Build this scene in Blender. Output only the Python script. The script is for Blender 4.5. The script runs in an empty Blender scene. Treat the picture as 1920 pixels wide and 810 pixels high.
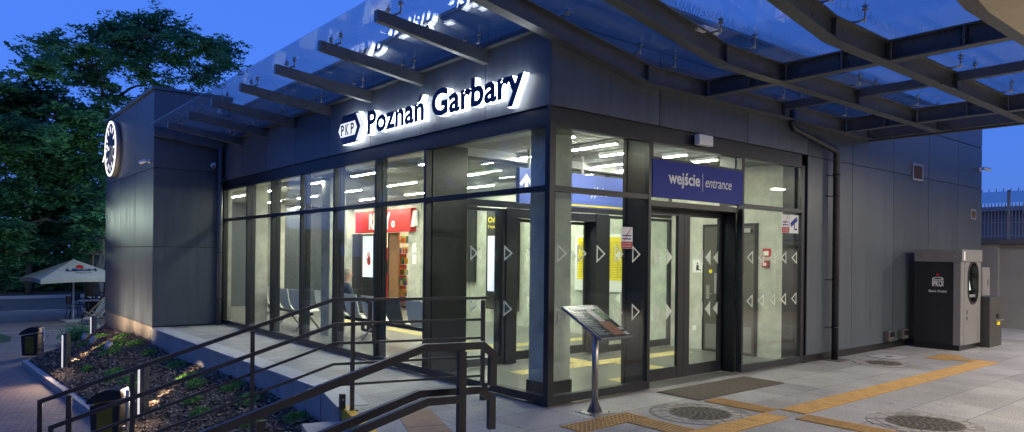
import bpy, bmesh, math, random
import numpy as np
from mathutils import Vector, Matrix, Quaternion
R = math.radians
random.seed(7); rng = np.random.default_rng(7)
scene = bpy.context.scene
COL = scene.collection

# ------------------------------------------------------------------ materials
def _new(name):
    m = bpy.data.materials.new(name); m.use_nodes = True
    nt = m.node_tree
    return m, nt, nt.nodes, nt.links, nt.nodes['Principled BSDF']

def mat(name, col, rough=.5, metal=0., var=0., vscale=3., bump=0., bscale=200., rvar=0., spec=.5):
    """principled with noise-driven colour / roughness variation and fine bump"""
    m, nt, N, L, b = _new(name)
    b.inputs['Base Color'].default_value = (*col, 1); b.inputs['Roughness'].default_value = rough
    b.inputs['Metallic'].default_value = metal
    b.inputs['Specular IOR Level'].default_value = spec
    tc = N.new('ShaderNodeTexCoord')
    if var or rvar:
        n = N.new('ShaderNodeTexNoise'); n.inputs['Scale'].default_value = vscale; n.inputs['Detail'].default_value = 6
        n.inputs['Roughness'].default_value = .65
        L.new(tc.outputs['Object'], n.inputs['Vector'])
        if var:
            cr = N.new('ShaderNodeValToRGB')
            cr.color_ramp.elements[0].position = .3; cr.color_ramp.elements[1].position = .7
            cr.color_ramp.elements[0].color = (*[c * (1 - var) for c in col], 1)
            cr.color_ramp.elements[1].color = (*[min(1, c * (1 + var)) for c in col], 1)
            L.new(n.outputs['Fac'], cr.inputs['Fac']); L.new(cr.outputs['Color'], b.inputs['Base Color'])
        if rvar:
            mr = N.new('ShaderNodeMapRange'); mr.inputs['From Min'].default_value = .3; mr.inputs['From Max'].default_value = .7
            mr.inputs['To Min'].default_value = rough - rvar; mr.inputs['To Max'].default_value = rough + rvar
            L.new(n.outputs['Fac'], mr.inputs['Value']); L.new(mr.outputs['Result'], b.inputs['Roughness'])
    if bump:
        n2 = N.new('ShaderNodeTexNoise'); n2.inputs['Scale'].default_value = bscale; n2.inputs['Detail'].default_value = 3
        L.new(tc.outputs['Object'], n2.inputs['Vector'])
        bp = N.new('ShaderNodeBump'); bp.inputs['Strength'].default_value = bump; bp.inputs['Distance'].default_value = .01
        L.new(n2.outputs['Fac'], bp.inputs['Height']); L.new(bp.outputs['Normal'], b.inputs['Normal'])
    return m

def emit(name, col, s):
    m, nt, N, L, b = _new(name)
    b.inputs['Base Color'].default_value = (.8, .8, .8, 1)
    b.inputs['Emission Color'].default_value = (*col, 1); b.inputs['Emission Strength'].default_value = s
    return m

def glass_mat(name, tint=(.93, .97, .95), f0=.04, power=5.):
    """clear sheet glass: straight-through transmission plus a Schlick mirror reflection"""
    m = bpy.data.materials.new(name); m.use_nodes = True
    nt = m.node_tree; N = nt.nodes; L = nt.links; N.clear()
    out = N.new('ShaderNodeOutputMaterial'); mix = N.new('ShaderNodeMixShader')
    tr = N.new('ShaderNodeBsdfTransparent'); tr.inputs['Color'].default_value = (*tint, 1)
    gl = N.new('ShaderNodeBsdfGlossy'); gl.inputs['Roughness'].default_value = .0
    lw = N.new('ShaderNodeLayerWeight'); lw.inputs['Blend'].default_value = .5
    p = N.new('ShaderNodeMath'); p.operation = 'POWER'; p.inputs[1].default_value = power
    ma = N.new('ShaderNodeMath'); ma.operation = 'MULTIPLY_ADD'; ma.inputs[1].default_value = 1 - f0; ma.inputs[2].default_value = f0
    L.new(lw.outputs['Facing'], p.inputs[0]); L.new(p.outputs[0], ma.inputs[0]); L.new(ma.outputs[0], mix.inputs['Fac'])
    L.new(tr.outputs[0], mix.inputs[1]); L.new(gl.outputs[0], mix.inputs[2]); L.new(mix.outputs[0], out.inputs['Surface'])
    return m

def slab_mat(name, c1, c2, mortar, sx, sy, rot=0., msize=.004, rough=.75, offset=.5, speck=.25, bstr=.35, spots=False):
    """paving: brick layout with per-stone tone, speckle, large soft stains"""
    m, nt, N, L, b = _new(name)
    tc = N.new('ShaderNodeTexCoord'); mp = N.new('ShaderNodeMapping'); mp.inputs['Rotation'].default_value = (0, 0, rot)
    L.new(tc.outputs['Object'], mp.inputs['Vector'])
    br = N.new('ShaderNodeTexBrick'); br.inputs['Scale'].default_value = 1.; br.offset = offset
    br.inputs['Brick Width'].default_value = sx; br.inputs['Row Height'].default_value = sy
    br.inputs['Mortar Size'].default_value = msize; br.inputs['Mortar Smooth'].default_value = .2
    br.inputs['Color1'].default_value = (*c1, 1); br.inputs['Color2'].default_value = (*c2, 1); br.inputs['Mortar'].default_value = (*mortar, 1)
    L.new(mp.outputs[0], br.inputs['Vector'])
    n1 = N.new('ShaderNodeTexNoise'); n1.inputs['Scale'].default_value = 75; n1.inputs['Detail'].default_value = 2
    n2 = N.new('ShaderNodeTexNoise'); n2.inputs['Scale'].default_value = .9; n2.inputs['Detail'].default_value = 8; n2.inputs['Roughness'].default_value = .7
    n3 = N.new('ShaderNodeTexNoise'); n3.inputs['Scale'].default_value = 35; n3.inputs['Detail'].default_value = 4
    for n in (n1, n2, n3): L.new(tc.outputs['Object'], n.inputs['Vector'])
    def mul(src, fac, lo, hi):
        r = N.new('ShaderNodeMapRange'); r.inputs['From Min'].default_value = .3; r.inputs['From Max'].default_value = .7
        r.inputs['To Min'].default_value = lo; r.inputs['To Max'].default_value = hi
        L.new(fac, r.inputs['Value'])
        v = N.new('ShaderNodeVectorMath'); v.operation = 'SCALE'
        L.new(src, v.inputs[0]); L.new(r.outputs[0], v.inputs['Scale']); return v.outputs[0]
    c = mul(br.outputs['Color'], n1.outputs['Fac'], 1 - speck, 1 + speck)
    c = mul(c, n2.outputs['Fac'], .72, 1.2); c = mul(c, n3.outputs['Fac'], .86, 1.12)
    if spots:
        vo = N.new('ShaderNodeTexVoronoi'); vo.inputs['Scale'].default_value = 2.6; L.new(tc.outputs['Object'], vo.inputs['Vector'])
        sp = N.new('ShaderNodeSeparateColor'); L.new(vo.outputs['Color'], sp.inputs[0])
        rd = N.new('ShaderNodeMath'); rd.operation = 'MULTIPLY'; rd.inputs[1].default_value = .085; L.new(sp.outputs[0], rd.inputs[0])
        lt = N.new('ShaderNodeMath'); lt.operation = 'LESS_THAN'; L.new(vo.outputs['Distance'], lt.inputs[0]); L.new(rd.outputs[0], lt.inputs[1])
        dk = N.new('ShaderNodeMath'); dk.operation = 'MULTIPLY_ADD'; dk.inputs[1].default_value = -.35; dk.inputs[2].default_value = 1.; L.new(lt.outputs[0], dk.inputs[0])
        vv = N.new('ShaderNodeVectorMath'); vv.operation = 'SCALE'; L.new(c, vv.inputs[0]); L.new(dk.outputs[0], vv.inputs['Scale']); c = vv.outputs[0]
    L.new(c, b.inputs['Base Color'])
    rr = N.new('ShaderNodeMapRange'); rr.inputs['To Min'].default_value = rough - .2; rr.inputs['To Max'].default_value = rough + .1
    L.new(n2.outputs['Fac'], rr.inputs['Value']); L.new(rr.outputs[0], b.inputs['Roughness'])
    bp = N.new('ShaderNodeBump'); bp.inputs['Strength'].default_value = bstr; bp.inputs['Distance'].default_value = .004
    sub = N.new('ShaderNodeMath'); sub.operation = 'SUBTRACT'
    L.new(n1.outputs['Fac'], sub.inputs[0]); L.new(br.outputs['Fac'], sub.inputs[1])
    L.new(sub.outputs[0], bp.inputs['Height']); L.new(bp.outputs[0], b.inputs['Normal'])
    return m

def island_mat(name, cols, rough=.7, trans=0.):
    """random colour per leaf / chip island"""
    m, nt, N, L, b = _new(name)
    g = N.new('ShaderNodeNewGeometry'); cr = N.new('ShaderNodeValToRGB'); cr.color_ramp.interpolation = 'LINEAR'
    e = cr.color_ramp.elements
    while len(e) < len(cols): e.new(.5)
    for i, c in enumerate(cols):
        e[i].position = i / (len(cols) - 1); e[i].color = (*c, 1)
    L.new(g.outputs['Random Per Island'], cr.inputs['Fac']); L.new(cr.outputs['Color'], b.inputs['Base Color'])
    b.inputs['Roughness'].default_value = rough
    if trans:
        N2 = N.new('ShaderNodeBsdfTranslucent'); mx = N.new('ShaderNodeMixShader'); mx.inputs[0].default_value = trans
        L.new(cr.outputs['Color'], N2.inputs['Color']); out = N['Material Output']
        L.new(b.outputs[0], mx.inputs[1]); L.new(N2.outputs[0], mx.inputs[2]); L.new(mx.outputs[0], out.inputs['Surface'])
    return m

def clad_mat(name, col, rough=.36):
    """coated flat metal panels: slight waviness, rain streaks and roughness drift"""
    m, nt, N, L, b = _new(name)
    tc = N.new('ShaderNodeTexCoord')
    mp = N.new('ShaderNodeMapping'); mp.inputs['Scale'].default_value = (5, 5, .35); L.new(tc.outputs['Object'], mp.inputs['Vector'])
    n = N.new('ShaderNodeTexNoise'); n.inputs['Scale'].default_value = 1.6; n.inputs['Detail'].default_value = 6; L.new(mp.outputs[0], n.inputs['Vector'])
    cr = N.new('ShaderNodeValToRGB'); cr.color_ramp.elements[0].position = .35; cr.color_ramp.elements[1].position = .7
    cr.color_ramp.elements[0].color = (*[c * .88 for c in col], 1); cr.color_ramp.elements[1].color = (*[c * 1.12 for c in col], 1)
    L.new(n.outputs['Fac'], cr.inputs['Fac'])
    gi = N.new('ShaderNodeNewGeometry'); rp = N.new('ShaderNodeMapRange'); rp.inputs['To Min'].default_value = .86; rp.inputs['To Max'].default_value = 1.14
    vs = N.new('ShaderNodeVectorMath'); vs.operation = 'SCALE'; L.new(gi.outputs['Random Per Island'], rp.inputs['Value'])
    L.new(cr.outputs[0], vs.inputs[0]); L.new(rp.outputs[0], vs.inputs['Scale']); L.new(vs.outputs[0], b.inputs['Base Color'])
    mr = N.new('ShaderNodeMapRange'); mr.inputs['To Min'].default_value = rough - .08; mr.inputs['To Max'].default_value = rough + .1
    L.new(n.outputs['Fac'], mr.inputs['Value']); L.new(mr.outputs[0], b.inputs['Roughness'])
    n2 = N.new('ShaderNodeTexNoise'); n2.inputs['Scale'].default_value = 1.1; n2.inputs['Detail'].default_value = 1; L.new(tc.outputs['Object'], n2.inputs['Vector'])
    bp = N.new('ShaderNodeBump'); bp.inputs['Strength'].default_value = .12; bp.inputs['Distance'].default_value = .03
    L.new(n2.outputs['Fac'], bp.inputs['Height']); L.new(bp.outputs[0], b.inputs['Normal'])
    return m

M = {}
M['clad'] = clad_mat('anthracite_cladding', (.07, .083, .1))
M['clad_dark'] = clad_mat('dark_fascia_cladding', (.1, .115, .14))
M['joint'] = mat('panel_joint', (.012, .012, .014), .6)
M['frame'] = mat('window_frame_metal', (.022, .023, .028), .38, var=.15, vscale=6)
M['black'] = mat('black_metal', (.012, .012, .014), .35)
M['steel'] = mat('painted_canopy_steel', (.085, .088, .095), .33, var=.18, vscale=5, rvar=.08)
M['rail'] = mat('handrail_paint', (.045, .041, .04), .38, var=.2, vscale=9, rvar=.1)
M['glass'] = glass_mat('window_glass')
M['canopy_glass'] = glass_mat('canopy_glass', (.86, .92, .95), .08)
def dusty(m, amount, scale):
    nt = m.node_tree; N = nt.nodes; L = nt.links; out = [n for n in N if n.type == 'OUTPUT_MATERIAL'][0]; src = out.inputs['Surface'].links[0].from_socket
    tc = N.new('ShaderNodeTexCoord'); n = N.new('ShaderNodeTexNoise'); n.inputs['Scale'].default_value = scale; n.inputs['Detail'].default_value = 9; n.inputs['Roughness'].default_value = .7
    L.new(tc.outputs['Object'], n.inputs['Vector']); mr = N.new('ShaderNodeMapRange'); mr.inputs['From Min'].default_value = .35; mr.inputs['From Max'].default_value = .75
    mr.inputs['To Min'].default_value = amount * .3; mr.inputs['To Max'].default_value = amount; L.new(n.outputs['Fac'], mr.inputs['Value'])
    d = N.new('ShaderNodeBsdfTranslucent'); d.inputs['Color'].default_value = (.55, .56, .55, 1); mx = N.new('ShaderNodeMixShader')
    L.new(mr.outputs[0], mx.inputs[0]); L.new(src, mx.inputs[1]); L.new(d.outputs[0], mx.inputs[2]); L.new(mx.outputs[0], out.inputs['Surface'])
dusty(M['canopy_glass'], .16, 1.3)
M['stainless'] = mat('stainless_steel', (.42, .4, .38), .42, 1., var=.1, vscale=20, rvar=.08)
M['concrete'] = mat('interior_concrete', (.48, .485, .425), .6, var=.26, vscale=3., bump=.1, bscale=40)
M['plinth'] = mat('plinth_concrete', (.2, .17, .14), .85, var=.25, vscale=4, bump=.3, bscale=60)
M['plaster'] = mat('white_plaster', (.5, .5, .46), .8, var=.05)
M['coping'] = mat('granite_coping', (.42, .41, .4), .7, var=.12, vscale=14, bump=.2, bscale=150)
M['planter'] = mat('planter_wall_panel', (.36, .36, .37), .45, var=.2, vscale=5, bump=.15, bscale=70)
M['granite'] = slab_mat('granite_paving', (.385, .365, .335), (.29, .275, .25), (.08, .075, .07), .82, .62, 0, speck=.42, spots=True)
M['stair'] = mat('granite_step', (.36, .35, .34), .75, var=.15, vscale=30, bump=.25, bscale=150)
M['pavers'] = slab_mat('red_concrete_pavers', (.30, .215, .19), (.22, .17, .155), (.07, .06, .055), .2, .1, R(12), .006, .8, spots=True)
M['tile'] = slab_mat('grey_floor_tile', (.155, .155, .145), (.13, .13, .122), (.08, .08, .075), 1.2, .6, R(90), .004, .4, speck=.06, bstr=.02)
M['yellow_tile'] = mat('ochre_tactile_tile', (.5, .3, .1), .7, var=.18, vscale=6, bump=.2, bscale=120)
M['ochre_shade'] = mat('ochre_tile_gap_shade', (.33, .19, .065), .8, var=.22, vscale=5, bump=.2, bscale=120)  # darker than the ribs: shade in the gaps put into the colour
M['brown_tile'] = mat('brown_warning_tile', (.36, .235, .14), .75, var=.15, vscale=8, bump=.2, bscale=120)
M['cream_tile'] = mat('cream_tactile_tile', (.7, .6, .3), .6, var=.08)
M['iron'] = mat('cast_iron', (.13, .108, .08), .65, .1, var=.35, vscale=18, bump=.3, bscale=90)
M['cobble'] = mat('granite_sett', (.32, .295, .26), .85, var=.3, vscale=12, bump=.4, bscale=60)
M['grout'] = mat('sett_mortar', (.21, .195, .17), .9, var=.3, vscale=20)
M['asphalt'] = mat('asphalt', (.055, .055, .06), .85, var=.2, vscale=1.5, bump=.3, bscale=180)
M['kerb'] = mat('granite_kerb', (.4, .39, .38), .8, var=.15, vscale=20, bump=.2, bscale=120)
M['soil'] = mat('bark_soil', (.06, .042, .03), .95, var=.4, vscale=14, bump=.6, bscale=40)
M['chips'] = island_mat('bark_chips', [(.06, .042, .032), (.19, .13, .09), (.3, .21, .15), (.1, .072, .054), (.36, .29, .23)], .85)
M['white'] = mat('white_paint', (.78, .78, .76), .5)
M['white_sticker'] = mat('frosted_white_film', (.78, .8, .76), .6)
_nt = M['white_sticker'].node_tree; _t = _nt.nodes.new('ShaderNodeBsdfTranslucent'); _t.inputs['Color'].default_value = (.85, .87, .8, 1)
_m = _nt.nodes.new('ShaderNodeMixShader'); _m.inputs[0].default_value = .55
_nt.links.new(_nt.nodes['Principled BSDF'].outputs[0], _m.inputs[1]); _nt.links.new(_t.outputs[0], _m.inputs[2]); _nt.links.new(_m.outputs[0], _nt.nodes['Material Output'].inputs['Surface'])
M['blue'] = mat('station_blue', (.008, .026, .26), .6)
M['navy'] = mat('navy_letter_face', (.014, .026, .12), .3)
M['red'] = mat('red_sign', (.42, .008, .01), .5)
M['yellow'] = mat('yellow_paper', (.8, .62, .01), .6)
M['yellow_edge'] = mat('yellow_step_edge', (.72, .4, .015), .6, var=.15, vscale=10)
M['doorgrey'] = mat('grey_door_paint', (.095, .09, .08), .45, var=.08)
M['brown'] = mat('brown_wood', (.2, .1, .045), .5, var=.3, vscale=9)
M['seatwhite'] = mat('seat_shell_white', (.8, .8, .74), .4)
M['seatdark'] = mat('seat_shell_dark', (.12, .12, .11), .4)
M['slat'] = mat('ceiling_slat_grey', (.4, .4, .38), .6)
M['tube'] = emit('led_tube', (1., .97, .8), 115.)
M['signlight'] = emit('sign_side_light', (.9, .96, 1.), 3.2)
M['clocklight'] = emit('clock_light', (1., .97, .92), .95)
M['bollight'] = emit('bollard_light_strip', (1., .95, .86), .4)
M['screen'] = emit('departure_screen', (.5, .65, 1.), .6)
M['screenblue'] = emit('departure_screen_blue', (.08, .08, .9), .6)
M['adscreen'] = emit('advert_screen', (.38, .78, .95), .36)
M['kiosklight'] = emit('kiosk_lamp', (1., .8, .5), 9.)
M['added_downlight'] = emit('added_soffit_lamp', (1., .86, .66), 10.)
M['beige'] = mat('beige_render', (.5, .42, .3), .85, var=.06, vscale=1.2)
M['atmgrey'] = mat('atm_grey_coating', (.2, .19, .19), .4, var=.06)
M['atmdark'] = mat('atm_dark_panel', (.022, .023, .028), .3)
M['green'] = emit('atm_green_glow', (.02, .5, .25), .25)
M['corr'] = mat('grey_wall_render', (.22, .21, .2), .8, var=.12, vscale=1.)
M['galv'] = mat('galvanised_steel', (.36, .36, .37), .45, .6, var=.1)
M['canvas'] = mat('umbrella_canvas', (.42, .39, .35), .9, var=.08, vscale=2)
M['bark'] = mat('tree_bark', (.045, .036, .03), .95, var=.4, vscale=9, bump=.6, bscale=25)
M['leaf'] = island_mat('locust_leaves', [(.06, .19, .09), (.11, .30, .13), (.08, .24, .11), (.15, .36, .14)], .55, .45)
M['leafdark'] = island_mat('dark_leaves', [(.03, .1, .055), (.05, .15, .07), (.04, .12, .06)], .6, .35)
M['plant'] = island_mat('ground_cover_leaves', [(.05, .15, .02), (.12, .28, .04), (.08, .2, .03)], .6, .2)
M['bin'] = mat('black_bin_plastic', (.018, .018, .02), .4, var=.2, vscale=7)
M['bag'] = mat('yellow_bin_liner', (.14, .125, .012), .4, var=.3, vscale=6)
M['skin'] = mat('skin', (.5, .3, .22), .55)
M['jacket'] = mat('navy_jacket', (.02, .03, .06), .85, var=.2, vscale=12)
M['trousers'] = mat('dark_trousers', (.03, .03, .035), .9)
M['hair'] = mat('grey_hair', (.25, .23, .2), .8)
M['wood'] = mat('weathered_wood', (.2, .15, .11), .8, var=.2, vscale=8)
M['carpaint'] = mat('silver_car_paint', (.3, .32, .36), .3, .3)
M['tail'] = emit('tail_lamp', (1., .05, .05), 2.)
M['rubber'] = mat('rubber', (.015, .015, .015), .8)
M['housewall'] = mat('pale_house_wall', (.55, .55, .55), .9, var=.08)
M['winlit'] = mat('dark_window', (.02, .025, .03), .2)
M['grass'] = mat('grass_turf', (.03, .07, .02), .9, var=.4, vscale=12, bump=.6, bscale=60)
M['pic1'] = mat('board_print_dark', (.05, .065, .05), .25, var=.3, vscale=14)
M['pic2'] = mat('board_print_brown', (.3, .15, .08), .3)
M['pic3'] = mat('board_print_cream', (.55, .5, .42), .3)
M['pic4'] = mat('board_print_green', (.15, .27, .1), .3)

# ------------------------------------------------------------------ mesh helpers
class MB:
    def __init__(s): s.bm = bmesh.new(); s.mi = 0
    def _tag(s, n0):
        s.bm.faces.ensure_lookup_table()
        for f in s.bm.faces[n0:]: f.material_index = s.mi
    def box(s, x0, x1, y0, y1, z0, z1, bev=0., mi=None):
        n0 = len(s.bm.faces)
        if mi is not None: s.mi = mi
        r = bmesh.ops.create_cube(s.bm, size=1.)
        vs = r['verts']
        for v in vs:
            v.co = Vector(((x0 + x1) / 2 + v.co.x * (x1 - x0), (y0 + y1) / 2 + v.co.y * (y1 - y0), (z0 + z1) / 2 + v.co.z * (z1 - z0)))
        if bev:
            es = list({e for v in vs for e in v.link_edges})
            bmesh.ops.bevel(s.bm, geom=es, offset=bev, segments=2, affect='EDGES', profile=.5)
        s._tag(n0); return s
    def poly(s, pts, mi=None):
        if mi is not None: s.mi = mi
        f = s.bm.faces.new([s.bm.verts.new(p) for p in pts]); f.material_index = s.mi; return s
    def prism(s, pts, d, mi=None):
        """closed prism: ring of 3-D points swept by vector d"""
        if mi is not None: s.mi = mi
        n0 = len(s.bm.faces); d = Vector(d)
        a = [s.bm.verts.new(p) for p in pts]; b = [s.bm.verts.new(Vector(p) + d) for p in pts]
        n = len(a); fs = [s.bm.faces.new(a), s.bm.faces.new(b[::-1])]
        for i in range(n): fs.append(s.bm.faces.new((a[(i + 1) % n], a[i], b[i], b[(i + 1) % n])))
        bmesh.ops.recalc_face_normals(s.bm, faces=fs)
        s._tag(n0); return s
    def tube(s, pts, r, seg=8, mi=None, caps=True):
        if mi is not None: s.mi = mi
        n0 = len(s.bm.faces)
        pts = [Vector(p) for p in pts]; rs = r if isinstance(r, (list, tuple)) else [r] * len(pts)
        rings = []; prev = None
        for i, p in enumerate(pts):
            t = (pts[min(i + 1, len(pts) - 1)] - pts[max(i - 1, 0)]).normalized()
            if prev is None: u = t.orthogonal().normalized()
            else: u = (prev - t * prev.dot(t)).normalized()
            prev = u; w = t.cross(u)
            rings.append([s.bm.verts.new(p + (u * math.cos(2 * math.pi * k / seg) + w * math.sin(2 * math.pi * k / seg)) * rs[i]) for k in range(seg)])
        for a, b in zip(rings, rings[1:]):
            for k in range(seg): s.bm.faces.new((a[k], a[(k + 1) % seg], b[(k + 1) % seg], b[k])).smooth = True
        if caps:
            s.bm.faces.new(rings[0][::-1]); s.bm.faces.new(rings[-1])
        s._tag(n0); return s
    def bar(s, pts, w, h, mi=None):
        """rectangular section swept along a polyline lying in a vertical plane, mitred"""
        if mi is not None: s.mi = mi
        n0 = len(s.bm.faces); pts = [Vector(p) for p in pts]
        hd = Vector((pts[-1].x - pts[0].x, pts[-1].y - pts[0].y, 0))
        if hd.length < 1e-6: hd = Vector((1, 0, 0))
        hd.normalize(); side = Vector((-hd.y, hd.x, 0)); rings = []
        for i, p in enumerate(pts):
            a = (p - pts[i - 1]).normalized() if i else None
            b = (pts[i + 1] - p).normalized() if i < len(pts) - 1 else None
            t = ((a or b) + (b or a)).normalized(); k = 1. / max(.4, t.dot(a or b))
            up = side.cross(t).normalized() * (-1)
            if len(rings) and up.dot(lastup) < 0: up = -up
            lastup = up
            rings.append([s.bm.verts.new(p + side * (sx * w / 2) + up * (sy * h / 2 * k)) for sx, sy in ((-1, -1), (1, -1), (1, 1), (-1, 1))])
        fs = []
        for a, b in zip(rings, rings[1:]):
            for k in range(4): fs.append(s.bm.faces.new((a[k], a[(k + 1) % 4], b[(k + 1) % 4], b[k])))
        fs += [s.bm.faces.new(rings[0][::-1]), s.bm.faces.new(rings[-1])]
        bmesh.ops.recalc_face_normals(s.bm, faces=fs); s._tag(n0); return s
    def ball(s, c, r, sub=2, sc=(1, 1, 1), mi=None):
        if mi is not None: s.mi = mi
        n0 = len(s.bm.faces); rr = bmesh.ops.create_icosphere(s.bm, subdivisions=sub, radius=r)
        for v in rr['verts']: v.co = Vector((v.co.x * sc[0], v.co.y * sc[1], v.co.z * sc[2])) + Vector(c)
        s.bm.faces.ensure_lookup_table()
        for f in s.bm.faces[n0:]: f.smooth = True
        s._tag(n0); return s
    def ibeam(s, prof, y0, y1, h, tf=.016, tw=.012, mi=None):
        """I-section whose bottom follows prof = [(x, z)...], between y0 and y1, depth h"""
        if mi is not None: s.mi = mi
        def strip(za, zb, ya, yb):
            lo = [(x, ya, z + za) for x, z in prof]; hi = [(x, ya, z + zb) for x, z in prof[::-1]]
            s.prism(lo + hi, (0, yb - ya, 0))
        yc = (y0 + y1) / 2
        strip(0, tf, y0, y1); strip(h - tf, h, y0, y1); strip(tf, h - tf, yc - tw / 2, yc + tw / 2); return s
    def build(s, name, mats, parent=None, loc=None, rotz=0., kind=None, smooth=False):
        me = bpy.data.meshes.new(name); s.bm.to_mesh(me); s.bm.free()
        for m in (mats if isinstance(mats, (list, tuple)) else [mats]): me.materials.append(M[m] if isinstance(m, str) else m)
        if smooth: me.shade_smooth()
        o = bpy.data.objects.new(name, me); COL.objects.link(o)
        if parent is not None: o.parent = parent
        if loc is not None: o.location = loc
        o.rotation_euler.z = rotz
        if kind: o['kind'] = kind
        return o

def thing(name, label, cat, loc=(0, 0, 0), rotz=0., group=None):
    o = bpy.data.objects.new(name, None); COL.objects.link(o); o.location = loc; o.rotation_euler.z = rotz
    o.empty_display_size = .2
    o['label'] = label; o['category'] = cat
    if group: o['group'] = group
    return o
def tag(o, label, cat, group=None):
    o['label'] = label; o['category'] = cat
    if group: o['group'] = group
    return o
def struct(o): o['kind'] = 'structure'; return o
def copy_tree(o, parent=None):
    c = o.copy(); COL.objects.link(c)
    if parent is not None: c.parent = parent
    for ch in list(o.children): copy_tree(ch, c)
    return c

# text as mesh: local x -> right, y -> up, z -> out of the wall
MX = {'L': Matrix(((0, 0, -1), (-1, 0, 0), (0, 1, 0))), 'R': Matrix(((1, 0, 0), (0, 0, -1), (0, 1, 0)))}
def _text(body, extrude=0., res=3, shear=0., bold=0.):
    cu = bpy.data.curves.new('lettering', 'FONT'); cu.body = body; cu.size = 1.; cu.extrude = extrude; cu.resolution_u = res
    cu.shear = shear; cu.offset = bold
    o = bpy.data.objects.new('lettering', cu); COL.objects.link(o)
    dg = bpy.context.evaluated_depsgraph_get(); me = bpy.data.meshes.new_from_object(o.evaluated_get(dg))
    bpy.data.objects.remove(o); return me
ACC = {'ś': 's', 'ń': 'n'}
def text_mesh(body, extrude=0., res=3, shear=0., bold=0.):
    """text mesh; acute accents are drawn as slanted strokes over the plain letter"""
    plain = ''.join(ACC.get(ch, ch) for ch in body); me = _text(plain, extrude, res, shear, bold)
    if plain != body:
        bm = bmesh.new(); bm.from_mesh(me); h = yr(_text('x'))[1]
        for i, ch in enumerate(body):
            if ch in ACC:
                wd = xr(_text(plain[i])); cx = xr(_text(plain[:i + 1]))[1] - (wd[1] - wd[0]) / 2; b = bold * .8
                q = [(cx - .05 - b, h + .06), (cx + .02 + b, h + .06), (cx + .15 + b, h + .22 + b), (cx + .04 - b, h + .22 + b)]
                lo = [bm.verts.new((x, y, -extrude)) for x, y in q]; hi = [bm.verts.new((x, y, extrude)) for x, y in q]
                fs = [bm.faces.new(hi)]
                if extrude:
                    fs.append(bm.faces.new(lo[::-1])); fs += [bm.faces.new((lo[k], lo[(k + 1) % 4], hi[(k + 1) % 4], hi[k])) for k in range(4)]
        bm.to_mesh(me); bm.free()
    return me
def xr(me):
    xs = [v.co.x for v in me.vertices]; return min(xs), max(xs)
def yr(me):
    ys = [v.co.y for v in me.vertices]; return min(ys), max(ys)
CAP = yr(text_mesh('P'))[1]
def place_text(name, body, m, parent, origin, face, width=None, cap=None, depth=.002, shear=0., bold=0., rot=None):
    """flat or shallow lettering; origin = left end of the baseline"""
    me = text_mesh(body, .5, shear=shear, bold=bold)
    x0, x1 = xr(me); sy = cap / CAP; sx = (width / (x1 - x0)) if width else sy
    rm = rot if rot is not None else MX[face]
    for v in me.vertices:
        v.co = rm @ Vector(((v.co.x - x0) * sx, v.co.y * sy, (v.co.z + .5) * depth)) + Vector(origin)
    me.materials.clear(); me.materials.append(M[m])
    o = bpy.data.objects.new(name, me); COL.objects.link(o); o.parent = parent
    return o

# ------------------------------------------------------------------ camera
yaw, roll = .881845, .0106122
fw = Vector((math.cos(yaw), math.sin(yaw), 0)); rt = Vector((math.sin(yaw), -math.cos(yaw), 0)); up = Vector((0, 0, 1))
c, s_ = math.cos(roll), math.sin(roll)
r2 = rt * c + up * s_; u2 = up * c - rt * s_
cam = bpy.data.cameras.new('camera'); co = bpy.data.objects.new('camera', cam); COL.objects.link(co)
mw = Matrix((r2, u2, -fw)).transposed().to_4x4(); mw.translation = Vector((-5.3078, -5.7961, 1.7)); co.matrix_world = mw
cam.sensor_width = 36; cam.lens = 1322.264 / 1920 * 36; cam.shift_y = (478.822 - 405) / 1920
cam.clip_start = .05; cam.clip_end = 2000
scene.camera = co

# ------------------------------------------------------------------ world: dusk sky
w = bpy.data.worlds.new('World'); scene.world = w; w.use_nodes = True
N = w.node_tree.nodes; L = w.node_tree.links
sky = N.new('ShaderNodeTexSky'); sky.sky_type = 'NISHITA'; sky.sun_disc = False
sky.sun_elevation = R(-1.5); sky.sun_rotation = R(150); sky.ozone_density = 3.; sky.air_density = 1.; sky.dust_density = .6
bg = N['Background']
tint = N.new('ShaderNodeVectorMath'); tint.operation = 'MULTIPLY'; tint.inputs[1].default_value = (1., 1., 1.)
mixs = N.new('ShaderNodeMix'); mixs.data_type = 'RGBA'; mixs.inputs[0].default_value = .72      # blue-hour air evens the sky out
mixs.inputs[7].default_value = (.56, 1.62, 6.1, 1)
L.new(sky.outputs[0], tint.inputs[0]); L.new(tint.outputs[0], mixs.inputs[6]); L.new(mixs.outputs[2], bg.inputs['Color'])
bg.inputs['Strength'].default_value = 1.
SKYTINT, SKYBG = tint, bg
sky.sun_elevation = R(2); sky.sun_rotation = R(180); sky.ozone_density = 3.
tint.inputs[1].default_value = (1.25, 1.7, 5.0); bg.inputs['Strength'].default_value = .086
scene.view_settings.view_transform = 'Standard'; scene.view_settings.look = 'None'
scene.view_settings.exposure = .75; scene.view_settings.gamma = 1
try: scene.cycles.use_denoising = True
except Exception: pass
scene.cycles.max_bounces = 10; scene.cycles.transparent_max_bounces = 24; scene.cycles.sample_clamp_indirect = 6.

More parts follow.
